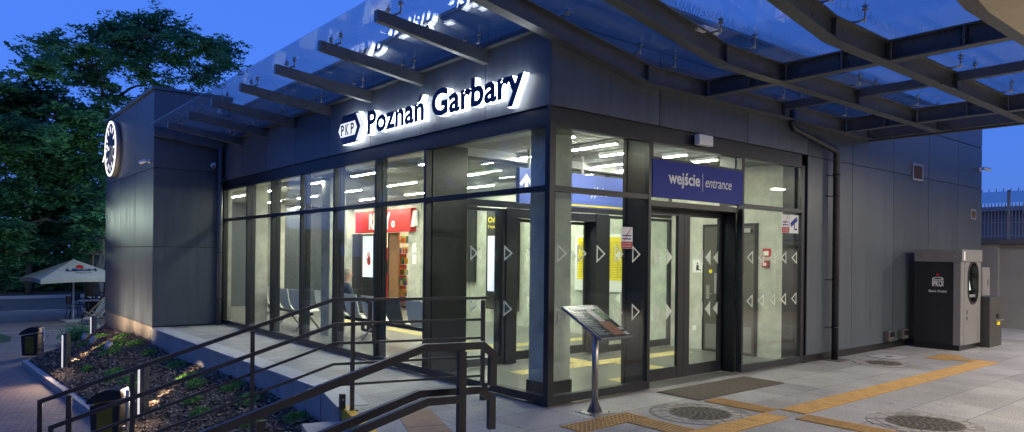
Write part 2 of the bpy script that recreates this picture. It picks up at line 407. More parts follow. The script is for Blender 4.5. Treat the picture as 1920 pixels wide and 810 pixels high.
def area(name, loc, size, power, col, rot=(0, 0, 0), parent=None, sy=None, spread=None):
    l = bpy.data.lights.new(name, 'AREA'); l.energy = power; l.color = col; l.size = size
    if sy: l.shape = 'RECTANGLE'; l.size_y = sy
    if spread: l.spread = spread
    o = bpy.data.objects.new(name, l); COL.objects.link(o); o.location = loc; o.rotation_euler = rot
    if parent: o.parent = parent
    return o
def spot(name, loc, target, power, col, angle, blend=.5, r=.03, parent=None):
    l = bpy.data.lights.new(name, 'SPOT'); l.energy = power; l.color = col; l.spot_size = R(angle); l.spot_blend = blend; l.shadow_soft_size = r
    o = bpy.data.objects.new(name, l); COL.objects.link(o); o.location = loc
    o.rotation_euler = (Vector(target) - Vector(loc)).to_track_quat('-Z', 'Y').to_euler()
    if parent: o.parent = parent
    return o

# ------------------------------------------------------------------ ground
ST = -1.0                                   # street level; plaza is z = 0
sd = Vector((-.966, .259, 0)); pd = Vector((-.259, -.966, 0))   # stair run / stair edge directions
E0 = Vector((-1.48, 2.56, 0))
def edge(t): return E0 + pd * t
g = MB(); g.poly([(-400, -300, ST - .02), (500, -300, ST - .02), (500, 600, ST - .02), (-400, 600, ST - .02)])
struct(g.build('ground', 'asphalt'))
g = MB(); g.poly([(-9, -2, ST), (-1.4, -2, ST), (-1.4, 31.8, ST), (-14, 31.8, ST), (-14, -2, ST)])
g.poly([(-1.4, 16, ST), (20, 16.0, ST), (20, 31.8, ST), (-1.4, 31.8, ST)])
struct(g.build('pavement', 'pavers'))
# road across the square, with kerbs and a worn painted line
g = MB(); g.poly([(-60, 33, ST - .012), (40, 33, ST - .012), (40, 42, ST - .012), (-60, 42, ST - .012)]); struct(g.build('road', 'asphalt'))
g = MB(); g.box(-60, 40, 31.85, 32.15, ST - .02, ST + .03); g.box(-60, 40, 42, 42.3, ST - .02, ST + .14); struct(g.build('road_kerb', 'kerb'))
g = MB(); g.box(-14, 20, 22.4, 22.52, ST, ST + .004); struct(g.build('painted_line', 'kerb'))
g = MB(); g.poly([(-14, 17.5, ST + .004), (-4.3, 19.0, ST + .004), (-3.5, 19.6, ST + .004), (-3.35, 21, ST + .004), (-3.8, 23.4, ST + .004), (-14, 24.2, ST + .004)]); struct(g.build('lawn', 'grass'))

# plaza and terrace: a raised slab block
A = edge(0); B = edge(5.5)
pts = [(-1.48, 11.4), (A.x, A.y), (B.x, B.y), (B.x - 6, B.y + 1.6), (-60, -1.5), (-60, -40), (60, -40), (60, 17), (-1.48, 17)]
g = MB(); g.prism([(x, y, 0) for x, y in pts], (0, 0, ST - .3)); g.bm.normal_update()
for f in g.bm.faces: f.material_index = 0 if abs(f.normal.z) > .5 else 1
struct(g.build('plaza', ['granite', 'planter']))
# planter wall facing panels with open joints
g = MB()
y = 11.38
while y > 2.7:
    y2 = max(2.56, y - .93); g.box(-1.515, -1.482, y2 + .014, y, -.62, -.03); y = y2
u = 0
while u < 1.1:
    a = edge(u + .006) ; b = edge(min(u + .6, 1.2)); n = sd * .03
    g.prism([(a.x, a.y, -.03), (b.x, b.y, -.03), (b.x + n.x, b.y + n.y, -.03), (a.x + n.x, a.y + n.y, -.03)], (0, 0, -.6)); u += .6
struct(g.build('planter_wall', 'planter'))
g = MB(); g.box(-1.53, -1.2, 2.56, 11.39, -.03, .006)
a, b = edge(0), edge(1.18); q = -sd * .3 ; o2 = sd * .05
g.prism([(a.x + o2.x, a.y + o2.y, .008), (b.x + o2.x, b.y + o2.y, .008), (b.x + q.x, b.y + q.y, .008), (a.x + q.x, a.y + q.y, .008)], (0, 0, -.04))
struct(g.build('terrace_coping', 'coping'))
# stairs
t = thing('stone_staircase', 'broad grey granite steps with yellow front edge between the black handrails', 'stairs')
for k in range(7):
    g = MB(); z = -.143 * (k + 1); a = edge(1.2) + sd * (.43 * k); b = edge(5.4) + sd * (.43 * k); e = sd * .43
    g.prism([(a.x, a.y, z), (b.x, b.y, z), (b.x + e.x, b.y + e.y, z), (a.x + e.x, a.y + e.y, z)], (0, 0, -1.3 - z)); g.build('step', 'stair', t)
g = MB(); a = edge(1.2); b = edge(5.4); e = -sd * .1
g.prism([(a.x + sd.x*.004, a.y + sd.y*.004, .01), (b.x + sd.x*.004, b.y + sd.y*.004, .01), (b.x + e.x, b.y + e.y, .01), (a.x + e.x, a.y + e.y, .01)], (0, 0, -.16)); g.build('edge_strip', 'yellow_edge', t)

# tactile paving and hatches on the plaza
def strip(g, x0, x1, y0, y1, along, ribs=True, z=.005):
    g.box(x0, x1, y0, y1, -.01, z, mi=0)
    if ribs:
        n = 6
        for k in range(n):
            if along == 'x':
                yc = y0 + (y1 - y0) * (k + .5) / n; g.box(x0 + .003, x1 - .003, yc - .015, yc + .015, z, z + .007, mi=1)
            else:
                xc = x0 + (x1 - x0) * (k + .5) / n; g.box(xc - .015, xc + .015, y0 + .003, y1 - .003, z, z + .007, mi=1)
def dots(g, x0, x1, y0, y1, z=.005, st=.06):
    g.box(x0, x1, y0, y1, -.01, z, mi=0)
    x = x0 + st / 2
    while x < x1:
        y = y0 + st / 2
        while y < y1: g.box(x - .013, x + .013, y - .013, y + .013, z, z + .007, mi=1); y += st
        x += st
g = MB()
x = 2.06
while x < 8.4: strip(g, x, min(x + .598, 8.42), -1.91, -1.60, 'x'); x += .6
x = -.5
while x < 1.7: strip(g, x, min(x + .598, 1.742), -1.89, -1.61, 'x'); x += .6
for a_, b_ in ((-1.595, -.82), (-2.6, -1.96), (-3.3, -2.604), (-4.0, -3.304), (-4.8, -4.004)): strip(g, 1.75, 2.05, a_, b_, 'y')
dots(g, -.47, .06, -1.0, -.68); dots(g, .064, .56, -.985, -.66); strip(g, .2, .52, -1.6, -.99, 'y')
dots(g, 7.95, 8.8, -1.28, -.92); strip(g, 8.1, 8.4, -1.59, -1.29, 'y')
struct(g.build('tactile_paving', ['ochre_shade', 'yellow_tile']))
g = MB(); a = Vector((-1.23, .86, 0)); dv = Vector((-.36, -.93, 0)).normalized(); nv = Vector((.93, -.36, 0)) * .2
def quad3(g, p, d, n, z, th):
    g.prism([(*(p - n).xy, z), (*(p + n).xy, z), (*(p + d + n).xy, z), (*(p + d - n).xy, z)], (0, 0, -th))
for k in range(5): quad3(g, a + dv * (.8 * k + .004), dv * .792, nv, .005, .02)
struct(g.build('warning_strip', 'brown_tile'))
# foot mat grille
t = thing('foot_grille', 'dark ribbed metal foot mat set into the paving before the entrance doors', 'door mat', (1.73, -.76, 0))
g = MB(); g.box(0, 1.94, 0, .63, -.02, .004); g.build('tray', 'black', t)
g = MB()
for k in range(16): g.box(.01, 1.93, .012 + k * .039, .034 + k * .039, .004, .012)
g.build('bars', 'iron', t)
# manhole covers
def manhole(label, cx, cy, r, ring):
    t = thing('manhole_cover', label, 'manhole', (cx, cy, 0))
    g = MB(); g.tube([(0, 0, -.02), (0, 0, .008)], r, 40); g.build('lid', 'iron', t)
    g = MB(); n = int(2 * r / .045)
    for i in range(-n, n + 1):
        x = i * .045; h = r * r * .88 - x * x
        if h > 0.004:
            h = math.sqrt(h); yy = -h + (.03 if i % 2 else 0)
            while yy < h - .05: g.box(x - .012, x + .012, yy, yy + .05, .008, .012); yy += .075
    g.build('tread', 'iron', t)
    if ring:
        g = MB(); g.tube([(0, 0, -.02), (0, 0, .004)], ring + .01, 36); g.build('mortar_bed', 'grout', t)
        g = MB(); rr = r + .012
        while rr < ring - .05:
            n = int(2 * math.pi * rr / .105)
            for k in range(n):
                a0 = 2 * math.pi * (k + .07) / n; a1 = 2 * math.pi * (k + .93) / n; q = rr + .08 + random.uniform(-.008, .006)
                if random.random() < .06: continue
                z = .007 + random.uniform(-.004, .004)
                g.prism([(rr * math.cos(a0), rr * math.sin(a0), z), (q * math.cos(a0), q * math.sin(a0), z), (q * math.cos(a1), q * math.sin(a1), z), (rr * math.cos(a1), rr * math.sin(a1), z)], (0, 0, -.02))
            rr += .095
        g.build('sett_ring', 'cobble', t)
manhole('round brown iron manhole cover ringed by stone setts in front of the foot mat', 1.17, -1.18, .33, .54)
manhole('dark round iron manhole cover near the foot of the right downpipe', 6.72, -.78, .27, .43)
manhole('dark chequered iron manhole cover nearest the camera at the lower right', 2.66, -2.88, .36, .52)
t = thing('access_hatch', 'pale square stone access hatch with dark rim beside the wall near the cash machine', 'hatch', (7.6, -.5, 0))
g = MB(); g.box(-.3, .3, -.25, .25, -.02, .004); g.build('rim', 'iron', t)
g = MB(); g.box(-.285, .285, -.235, .235, -.02, .007); g.tube([(0, 0, .006), (0, 0, .009)], .07, 16, mi=1); g.build('lid', ['coping', 'iron'], t)

# planting bed between kerb and planter wall
def bed_z(x, y):
    xl = -3.6 + (14 - y) * (.6 / 11.5) if y < 14 else -3.6 + (y - 14) * .55
    f = min(1, max(0, (x - xl) / max(.2, -1.5 - xl)))
    zr = -.36 - .05 * math.sin(y * .9); f = f ** .8
    return -.88 + (zr + .88) * f
def kx(y): return -3.6 + (14 - y) * (.6 / 11.5)
g = MB(); nx, ny = 26, 130; rows = []
for j in range(ny + 1):
    yy = 1.75 + (16.9 - 1.75) * j / ny; xl = kx(yy) + .06 if yy < 14 else -3.55 + (yy - 14) * .55
    row = []
    for i in range(nx + 1):
        xx = xl + (-1.49 - xl) * i / nx
        row.append(g.bm.verts.new((xx, yy, bed_z(xx, yy) + random.gauss(0, .012) + .02 * math.sin(xx * 7 + yy * 3))))
    rows.append(row)
for a_, b_ in zip(rows, rows[1:]):
    for i in range(nx): g.bm.faces.new((a_[i], a_[i + 1], b_[i + 1], b_[i])).smooth = True
struct(g.build('planting_bed', 'soil'))
def quads_obj(name, P, U, V, m, parent=None):
    """many free quads: centres P, half axes U, V (n x 3 arrays)"""
    n = len(P); vs = np.stack([P - U - V, P + U - V, P + U + V, P - U + V], 1).reshape(-1, 3)
    me = bpy.data.meshes.new(name); me.vertices.add(4 * n); me.vertices.foreach_set('co', vs.astype(np.float32).ravel())
    me.loops.add(4 * n); me.loops.foreach_set('vertex_index', np.arange(4 * n, dtype=np.int32))
    me.polygons.add(n); me.polygons.foreach_set('loop_start', np.arange(0, 4 * n, 4, dtype=np.int32)); me.polygons.foreach_set('loop_total', np.full(n, 4, np.int32))
    me.update(calc_edges=True); me.materials.append(M[m])
    o = bpy.data.objects.new(name, me); COL.objects.link(o)
    if parent is not None: o.parent = parent
    return o
def rand_dirs(n):
    v = rng.normal(size=(n, 3)); return v / np.linalg.norm(v, axis=1)[:, None]
n = 15000; ys = rng.uniform(1.8, 16.8, n) ** 1.0; xs = np.array([(kx(y) + .05 if y < 14 else -3.5 + (y - 14) * .55) for y in ys]); xs = xs + rng.uniform(0, 1, n) * (-1.53 - xs)
zs = np.array([bed_z(a, b) for a, b in zip(xs, ys)]) + rng.uniform(.005, .045, n)
nrm = rand_dirs(n) * .55 + np.array([0, 0, 1]); nrm /= np.linalg.norm(nrm, axis=1)[:, None]
t1 = np.cross(nrm, rand_dirs(n)); t1 /= np.linalg.norm(t1, axis=1)[:, None]; t2 = np.cross(nrm, t1)
o = quads_obj('bark_mulch', np.stack([xs, ys, zs], 1), t1 * rng.uniform(.012, .042, n)[:, None], t2 * rng.uniform(.006, .016, n)[:, None], 'chips'); o['kind'] = 'stuff'
# low green ground cover in patches
patch = [(-2.1, 12.3, .35), (-2.3, 11.5, .25), (-1.8, 11.6, .22), (-1.75, 13.2, .2), (-2.5, 13.6, .2), (-2.6, 9.4, .2), (-2.75, 8.9, .15), (-2.55, 8.3, .18), (-2.6, 7.6, .15),
         (-1.85, 9.2, .2), (-1.75, 8.4, .18), (-1.9, 6.9, .26), (-2.0, 6.2, .16), (-1.75, 5.2, .2), (-1.8, 4.3, .2), (-2.1, 3.4, .15), (-1.7, 2.9, .15), (-2.4, 4.6, .14), (-1.8, 10.3, .16), (-2.9, 10.5, .12), (-2.0, 14.6, .2), (-2.3, 5.3, .12)]
P_ = []; U_ = []; V_ = []
for cx, cy, r in patch:
    for _ in range(int(2600 * r)):
        a = random.uniform(0, 6.28); q = r * math.sqrt(random.random()) * random.uniform(.5, 1.1); x = cx + q * math.cos(a); y = cy + q * math.sin(a) * 1.3
        x = min(x, -1.54); h = random.uniform(.01, .1) * (1.1 - q / r * .7)
        P_.append((x, y, bed_z(x, y) + .01 + h)); d = Vector((random.gauss(0, 1), random.gauss(0, 1), random.gauss(.4, .6))).normalized()
        e = d.orthogonal().normalized(); s = random.uniform(.012, .03); U_.append(d * s); V_.append(e * s * .35)
o = quads_obj('ground_cover', np.array(P_), np.array(U_), np.array(V_), 'plant'); o['kind'] = 'stuff'
# kerb of the bed
g = MB()
y = 1.75
while y < 13.9:
    y2 = min(y + .99, 14.0)
    g.prism([(kx(y) - .06, y + .004, -.87), (kx(y) + .07, y + .004, -.87), (kx(y2) + .07, y2, -.87), (kx(y2) - .06, y2, -.87)], (0, 0, -.2)); y += 1.
y = 14.
while y < 16.8:
    x0 = -3.6 + (y - 14) * .55; x1 = x0 + .55
    g.prism([(x0 - .06, y + .06, -.87), (x0 + .05, y - .02, -.87), (x1 + .05, y + .98, -.87), (x1 - .06, y + 1.06, -.87)], (0, 0, -.2)); y += 1.
struct(g.build('bed_kerb', 'kerb'))

# ------------------------------------------------------------------ station building
SB = thing('station_building', 'dark grey railway station pavilion with glazed corner hall and letters on its fascia', 'station building')
HX, HY, ROOF = 13.77, 17.4, 4.9
def panels(name, plane, cuts_a, cuts_z, fixed, th, m='clad', gap=.014, out=-1):
    """rows of flat cladding panels with open joints over a dark backing; plane 'x' or 'y'"""
    g = MB()
    a0, a1, z0, z1 = cuts_a[0], cuts_a[-1], cuts_z[0], cuts_z[-1]
    def bx(a, b, c0, d, p, q, mi):
        p, q = min(p, q), max(p, q)
        if plane == 'y': g.box(a, b, p, q, c0, d, mi=mi)
        else: g.box(p, q, a, b, c0, d, mi=mi)
    bx(a0 + .021, a1 - .021, z0 + .002, z1 - .002, fixed + .02, fixed + .02 + th, 1)
    for a, b in zip(cuts_a, cuts_a[1:]):
        for c0, d in zip(cuts_z, cuts_z[1:]): bx(a + gap / 2, b - gap / 2, c0 + gap / 2, d - gap / 2, fixed, fixed + .019, 0)
    return g.build(name, [m, 'joint'], SB)
AR = [1.157 + 1.485 * k for k in range(7)]
# left fascia (faces -X), between glazing head and canopy
panels('fascia', 'x', [0.0] + [a + .05 for a in AR] + [11.38], [3.38, 4.33], 0., .2, 'clad_dark')
# right fascia (faces -Y)
panels('fascia', 'y', [0.0, 1.9, 3.92, 5.67], [3.38, 4.33], 0.0, .2, 'clad_dark')
# right plain wall
panels('wall', 'y', [5.67, 7.24, 8.93, 10.63, 12.27, HX], [.12, 3.37, 4.33], 0., .2)
g = MB(); g.box(5.67, HX, .03, .2, -.02, .12); g.build('base_trim', 'black', SB)
# upper walls above the canopy
panels('upper_wall', 'x', [0.0] + AR[::2] + [11.38], [4.335, ROOF], .0, .2)
panels('upper_wall', 'y', [0.0, 2.9, 5.67, 8.93, 12.27, HX], [4.335, ROOF], .0, .2)
g = MB(); g.box(.225, HX, .225, HY, ROOF - .25, ROOF - .05); g.box(HX - .2, HX - .002, .23, HY, 0, ROOF - .26); g.box(5.9, HX - .2, HY - .2, HY, 0, ROOF - .26)
g.build('roof', 'clad', SB)
g = MB(); g.box(-.03, HX + .03, -.03, .25, ROOF, ROOF + .05); g.box(-.03, .25, .251, 11.3, ROOF, ROOF + .05); g.build('parapet_cap', 'clad', SB)
g = MB()
x = .1
while x < 9:
    for k in range(3):
        g.tube([(x + k * .012, .02, ROOF + .05), (x + k * .012 + random.uniform(-.03, .03), -.06 + k * .06, ROOF + .19)], .003, 3, caps=False)
    x += .07
g.build('bird_spikes', 'stainless', SB)
# clock block
KX, KY, KR = -1.5, 11.4, 5.32
panels('wall', 'y', [KX, -.02], [.03, 1.81, 3.575, KR], KY, .18)
panels('wall', 'x', [KY + .003, 13.2, 14.95, 16.96], [0.02, 1.81, 3.575, KR], KX, .18)
g = MB(); g.box(KX + .2, .2, KY + .2, 16.8, 4.9, KR - .02); g.box(KX + .2, 5.9, 16.85, 16.96, 0, KR - .02); g.box(.01, .2, KY + .003, 16.8, 4.9, KR)
g.build('roof', 'clad', SB)
g = MB(); g.box(KX - .05, .2, KY - .05, KY + .3, KR, KR + .06); g.box(KX - .05, KX + .3, KY + .301, 17.0, KR, KR + .06); g.build('roof_edge', 'clad', SB)
g = MB(); g.box(KX + .006, KX + .2, KY + .022, 16.94, -1.2, .015); g.box(KX + .2, 0, KY + .03, KY + .2, -1.2, .015); g.build('plinth', 'plinth', SB)
g = MB(); g.box(KX + .04, -.02, KY + .025, KY + .1, .006, .028); g.build('base_trim', 'black', SB)

# glazing -------------------------------------------------------
LY = [0.0, 2.575, 3.99, 5.455, 6.86, 8.34, 9.77, 11.36]
TZ = 2.46
def tri(g, face, a, z, w, h, depth, solid, d=1):
    """safety triangle: a = base coordinate along the wall, tip w further"""
    t = .018
    def P(u, v): return (u, depth, v) if face == 'R' else (depth, u, v)
    n = (0, -.0015, 0) if face == 'R' else (-.0015, 0, 0)
    A_, B_, C_ = (a, z - h / 2), (a, z + h / 2), (a + w, z)
    if solid: g.prism([P(*A_), P(*B_), P(*C_)], n); return
    s = 1 if w > 0 else -1; t *= 1
    ia, ib, ic = (a + s * t, z - h / 2 + t * 1.9), (a + s * t, z + h / 2 - t * 1.9), (a + w - s * t * 1.9, z)
    for p, q, q2, p2 in ((A_, B_, ib, ia), (B_, C_, ic, ib), (C_, A_, ia, ic)): g.prism([P(*p), P(*q), P(*q2), P(*p2)], n)
def window(face, a0, a1, z0, z1, fr=(.035, .035, .05, .05), marks=None, depth=.1, parent=SB, off=0., glass='glass'):
    """frame + pane (+ markers) ; fr = left,right,bottom,top frame widths"""
    g = MB(); l, r_, b_, t_ = fr
    def bx(u0, u1, w0, w1, d0, d1):
        if face == 'R': g.box(u0, u1, off + d0, off + d1, w0, w1)
        else: g.box(off + d0, off + d1, u0, u1, w0, w1)
    bx(a0, a0 + l, z0, z1, 0, depth); bx(a1 - r_, a1, z0, z1, 0, depth)
    bx(a0 + l, a1 - r_, z0, z0 + b_, .004, depth); bx(a0 + l, a1 - r_, z1 - t_, z1, .004, depth)
    f = g.build('window', 'frame', parent)
    g = MB()
    bx_ = (a0 + l, a1 - r_, z0 + b_, z1 - t_)
    if face == 'R': g.box(bx_[0], bx_[1], off + .03, off + .042, bx_[2], bx_[3])
    else: g.box(off + .03, off + .042, bx_[0], bx_[1], bx_[2], bx_[3])
    g.build('pane', glass, f)
    if marks:
        for a, z, w, h, solid in marks:
            g = MB(); tri(g, face, a, z, w, h, off + .0285, solid); g.build('safety_marker', 'white_sticker', f)
    return f
for i, (a, b) in enumerate(zip(LY, LY[1:])):
    mk = None
    if i == 0:
        mk = [(y, z, -.16, .19, False) for y in (1.52, .83) for z in (1.725, 1.06)]
    window('L', a + (.05 if i == 0 else .0), b, .03, TZ, (.03, .03, .09, .03), mk)
    window('L', a + (.05 if i == 0 else .0), b, TZ + .002, 3.2, (.03, .03, .03, .04))
g = MB(); g.box(.03, .2, .05, 11.37, 3.2, 3.378); g.box(.05, 5.66, .03, .2, 3.2, 3.378); g.build('glazing_head', 'frame', SB)
g = MB(); g.box(.0, .05, .0, .05, .02, 3.378); g.build('corner_post', 'frame', SB); g = MB(); g.box(.051, .135, .051, .135, .02, 3.375); g.build('corner_post', 'black', SB)
RX = [0.05, 1.75, 3.81, 5.48]
mk = [(x, z, .155, .215, False) for x in (.15, .47, .79, 1.106, 1.43) for z in (1.73, 1.01)]
window('R', RX[0], RX[1], .03, TZ, (.03, .05, .09, .03), mk)
window('R', RX[0], RX[1], TZ + .002, 3.2, (.03, .05, .03, .04))
window('R', RX[1] + .002, RX[2], 2.953, 3.2, (.03, .03, .03, .04))
mk = [(x, z, -.155, .2, False) for x in (4.135, 4.44, 4.76, 5.08, 5.4) for z in (1.71, 1.06)]
window('R', RX[2] + .002, RX[3] + .06, .03, TZ, (.04, .04, .09, .03), mk)
window('R', RX[2] + .002, RX[3] + .06, TZ + .002, 3.2, (.04, .04, .03, .04))
g = MB(); g.box(5.542, 5.668, .03, .12, .02, 3.378); g.build('corner_post', 'black', SB)
# recessed entrance porch
g = MB(); g.box(3.77, 3.812, .102, .36, .02, TZ - .04); g.box(1.75, 1.80, .102, .36, .02, TZ - .04); g.box(1.8, 3.77, .05, .42, TZ - .1, TZ - .03); g.build('door_frame', 'black', SB)
g = MB(); g.box(1.81, 3.77, .30, .40, 2.33, TZ - .105); g.build('door_header', 'frame', SB)
for a, b, ms in ((1.82, 2.85, [(2.31, 1), (2.55, 1)]), (2.855, 3.765, [(3.35, -1), (3.57, -1), (3.76, -1)])):
    mk = [(x, z, .13 * s, .22, True) for x, s in ms for z in (1.70, .95)]
    if a < 2: mk = [(2.24, z, .13, .22, True) for z in (1.70, .95)] + [(2.5, z, .13, .22, True) for z in (1.70, .95)]
    else: mk = [(x, z, -.13, .22, True) for x in (3.33, 3.52, 3.72) for z in (1.70, .95)]
    f = window('R', a, b, .02, 2.325, (.13 if a > 2 else .06, .06 if a > 2 else .13, .16, .05), mk, .05, SB, .31); f.name = 'entrance_door'
# door sensor
g = MB(); g.box(2.95, 3.2, .24, .299, 2.36, 2.42, .01); g.build('door_sensor', 'black', SB)

# interior shell ------------------------------------------------
HB = 17.2
g = MB(); g.box(5.65, 5.85, .3, 12.2, 0, 3.4); g.box(5.65, 5.85, 15.9, HB, 0, 3.4); g.box(5.65, 5.85, 12.2, 15.9, 3.06, 3.4); g.box(0.2, 5.85, HB, HB + .15, 0, 3.4)
g.box(5.35, 5.65, 9.25, 9.75, 0, 3.3); g.box(5.55, 5.649, 11.55, 12.2, 0, 3.3); g.box(5.4, 5.649, 15.9, 16.3, 0, 3.3); g.box(5.54, 5.649, .3, .36, 0, 3.3)
g.box(.1, .2, 11.38, HB, 0, 3.4)
g.build('interior_wall', 'concrete', SB)
for (x, y, wx, wy) in ((.5, 10.62, .28, .3), (1.0, 7.75, .35, .4), (3.0, 16.2, .4, .4)):
    g = MB(); g.box(x, x + wx, y, y + wy, 0, 3.3); g.build('column', 'concrete', SB)
g = MB(); g.box(.22, .63, .3, .58, 0, 3.3); g.box(.2, .65, .28, .60, .0, .22, mi=1); g.build('column', ['concrete', 'black'], SB)
g = MB(); g.box(.05, 5.65, .05, HB, -.005, .004); struct(g.build('hall_floor', 'tile'))
g = MB()
def cstrip(x0, x1, y0, y1): dots(g, x0, x1, y0, y1, .006, .05)
cstrip(1.2, 5.2, 1.85, 2.15); cstrip(1.9, 4.6, .55, .85); cstrip(3.1, 3.4, .85, 1.85); cstrip(2.6, 2.9, 2.15, 4.2); cstrip(1.5, 5.2, 4.3, 4.6); cstrip(2.6, 2.9, 4.6, 11)
struct(g.build('hall_tactile_strip', ['cream_tile', 'cream_tile']))
g = MB(); g.box(.21, 5.64, .21, HB, 3.52, 3.6); g.build('ceiling', 'black', SB)
g = MB(); g.box(.201, .62, .201, HB, 3.25, 3.38); g.box(.62, 5.64, .201, .5, 3.25, 3.38); g.box(.62, 5.64, 2.55, 2.95, 3.15, 3.38); g.build('bulkhead', 'plaster', SB)
g = MB()
y = .56
while y < 2.5: g.box(.63, 5.6, y, y + .03, 3.26, 3.29); y += .11
g.build('ceiling_slats', 'slat', SB)
g = MB()
x = .7
while x < 5.6: g.box(x, x + .03, 2.96, HB, 3.26, 3.29); x += .12
g.build('ceiling_slats', 'slat', SB)
# dark fins behind the mullions
for y in LY[2:-1]:
    g = MB(); g.box(.102, .185, y - .04, y + .04, .02, 3.25); g.build('fin', 'frame', SB)
g = MB(); g.box(.102, .70, 2.53, 2.66, .02, 3.25); g.build('wing_wall', 'black', SB)
for bb in ((1.68, 1.76, .362, .42, .02, 3.25), (5.44, 5.53, .102, .3, .02, 3.25), (1.7, 1.749, .102, .36, .02, 3.25), (3.76, 3.83, .102, .36, TZ, 3.24)):
    g = MB(); g.box(*bb); g.build('fin', 'frame', SB)
# inner draught-lobby screen
for a, b in ((.77, 1.56), (3.88, 5.645)): window('R', a, b, .02, 2.42, (.04, .06, .12, .05), [(a + .35, z, -.13, .2, True) for z in (1.72, .95)] + ([(a + .95, z, -.13, .2, True) for z in (1.72, .95)] if b > 3 else []), .06, SB, 2.70)
window('R', .77, 3.87, 2.44, 3.15, (.03, .03, .1, .03), None, .06, SB, 2.70)
window('R', 3.88, 5.645, 2.44, 3.15, (.03, .03, .1, .03), None, .06, SB, 2.70)
g = MB(); g.box(1.56, 1.78, 2.68, 2.98, .02, 2.43); g.box(3.56, 3.87, 2.68, 2.98, .02, 2.43); g.box(1.78, 3.56, 2.70, 2.95, 2.30, 2.43); g.build('lobby_door_frame', 'frame', SB)
for a, b, m_ in ((1.85, 2.42, 2.2), (3.0, 3.55, 3.2)):
    f = window('R', a, b, .02, 2.29, (.05, .05, .14, .05), [(m_, z, .13, .2, True) for z in (1.7, .95)], .04, SB, 2.9); f.name = 'lobby_door'
# LED tubes
LED = [(.905, .56, .85), (1.69, .56, 1.5), (2.43, .82, 1.52), (3.2, .56, .95), (3.965, .56, 1.0), (3.3, 1.9, 2.5), (3.98, 1.75, 2.5), (1.69, 2.0, 2.5)]
for i, x in enumerate((1.0, 2.45, 3.95, 5.1)):
    for k in range(6):
        y0 = 3.15 + 2.45 * k + (.0, 1.2, .5, 1.7)[i]; LED.append((x, y0, y0 + 1.15))
for x, y0, y1 in LED:
    if y1 > HB: continue
    g = MB(); g.box(x - .028, x + .028, y0, y1, 3.19, 3.197); g.box(x - .034, x + .034, y0 - .02, y1 + .02, 3.198, 3.25, mi=1)
    tag(g.build('led_tube_lamp', ['tube', 'white']), 'white linear LED tube lamp under the slatted station ceiling', 'ceiling lamp', 'linear ceiling lamps inside the station hall')

# ------------------------------------------------------------------ canopy
CN = thing('glass_canopy', 'cranked steel and glass canopy wrapping the station corner above letters and plaza', 'canopy')
def zb(x):                                   # underside of the cranked beams
    if x <= 1.5: return 3.84 + (1.5 - x) * .163
    return 3.84
def gz(x):                                   # glass height
    if x <= 1.5: return 4.2 + (1.5 - x) * .1
    return 4.2
XE = 7.7
prof = [(x, zb(x)) for x in (-1.55, 0., 1.5)] + [(XE, 3.84)]
BY = [(-.16, -.015), (-1.27, -1.13), (-2.49, -2.35), (-3.73, -3.59)]
for y0, y1 in BY:
    g = MB(); g.ibeam(prof, y0, y1, .235)
    for x in (1.5, 2.73, 4.7, 6.66, 7.6): g.box(x - .006, x + .006, y0 + .01, y1 - .01, zb(x) + .016, zb(x) + .219)
    g.build('beam', 'steel', CN)
for xc, h, w_ in ((2.73, .225, .14), (4.7, .115, .1), (6.66, .225, .14)):
    for (ya, yb) in zip(BY, BY[1:]):
        y1, y0 = ya[0] - .002, yb[1] + .002
        g = MB(); zt = 4.072; zl = zt - h
        ym = [y0, y1]
        def st(x0, x1, z0, z1): g.box(x0, x1, y0, y1, z0, z1)
        if w_ > .12:
            st(xc - w_ / 2, xc + w_ / 2, zl, zl + .016); st(xc - w_ / 2, xc + w_ / 2, zt - .016, zt); st(xc - .006, xc + .006, zl + .017, zt - .017)
            yj = y0 + (y1 - y0) * .35
            g.box(xc - .07, xc - .02, yj - .012, yj + .012, zl + .017, zt - .017)
            for zz in (.05, .09, .15, .19):
                for dy in (-.05, .05): g.tube([(xc - .03, yj + dy, zl + zz), (xc - .006, yj + dy, zl + zz)], .011, 6)
        else: st(xc - w_ / 2, xc + w_ / 2, zl, zt)
        g.build('cross_beam', 'steel', CN)
g = MB(); g.box(XE + .002, XE + .1, -3.73, -.01, 3.86, 4.06); g.box(XE + .102, XE + .18, -3.8, .0, 3.83, 3.90); g.build('edge_beam', 'steel', CN)
g = MB(); g.box(-.09, -.002, .0, 11.38, 4.245, 4.257); g.box(-.03, -.018, .0, 11.38, 4.257, 4.33); g.build('wall_beam', 'steel', CN)
for k, y in enumerate(AR + [11.26]):
    g = MB(); g.prism([(-1.53, y, 4.275), (0, y, 4.07), (0, y, 4.243), (-1.53, y, 4.40)], (0, .09, 0)); g.bm.normal_update()
    es = [e for e in g.bm.edges if e.calc_length() > 1]; bmesh.ops.bevel(g.bm, geom=es, offset=.006, segments=1, affect='EDGES')
    g.build('arm', 'steel', CN)
def fitting(x, y, out, z0=None):
    """point fixing: bracket, rod and two discs clamping the glass"""
    zg = gz(x); z0 = zb(x) + .235 if z0 is None else z0
    g = MB(); g.tube([(x, y + .0, z0 + .012), (x, y - out, z0 + .012)], .012, 6); g.tube([(x, y - out, z0 - .01), (x, y - out, zg + .03)], .009, 8)
    g.tube([(x, y - out, zg - .018), (x, y - out, zg - .004)], .03, 12); g.tube([(x, y - out, zg + .017), (x, y - out, zg + .03)], .03, 12); g.ball((x, y - out * .0, z0 + .02), .017, 1)
    g.tube([(x, y - out, zg + .03), (x, y - out, zg + .09)], .003, 5)
    g.build('glass_fitting', 'stainless', CN)
for y0, y1 in BY:
    for x in (-1.2, 0.0, 1.2, 1.86, 3.3, 4.45, 4.95, 6.4, 7.2): fitting(x, y0 + .03, .13)
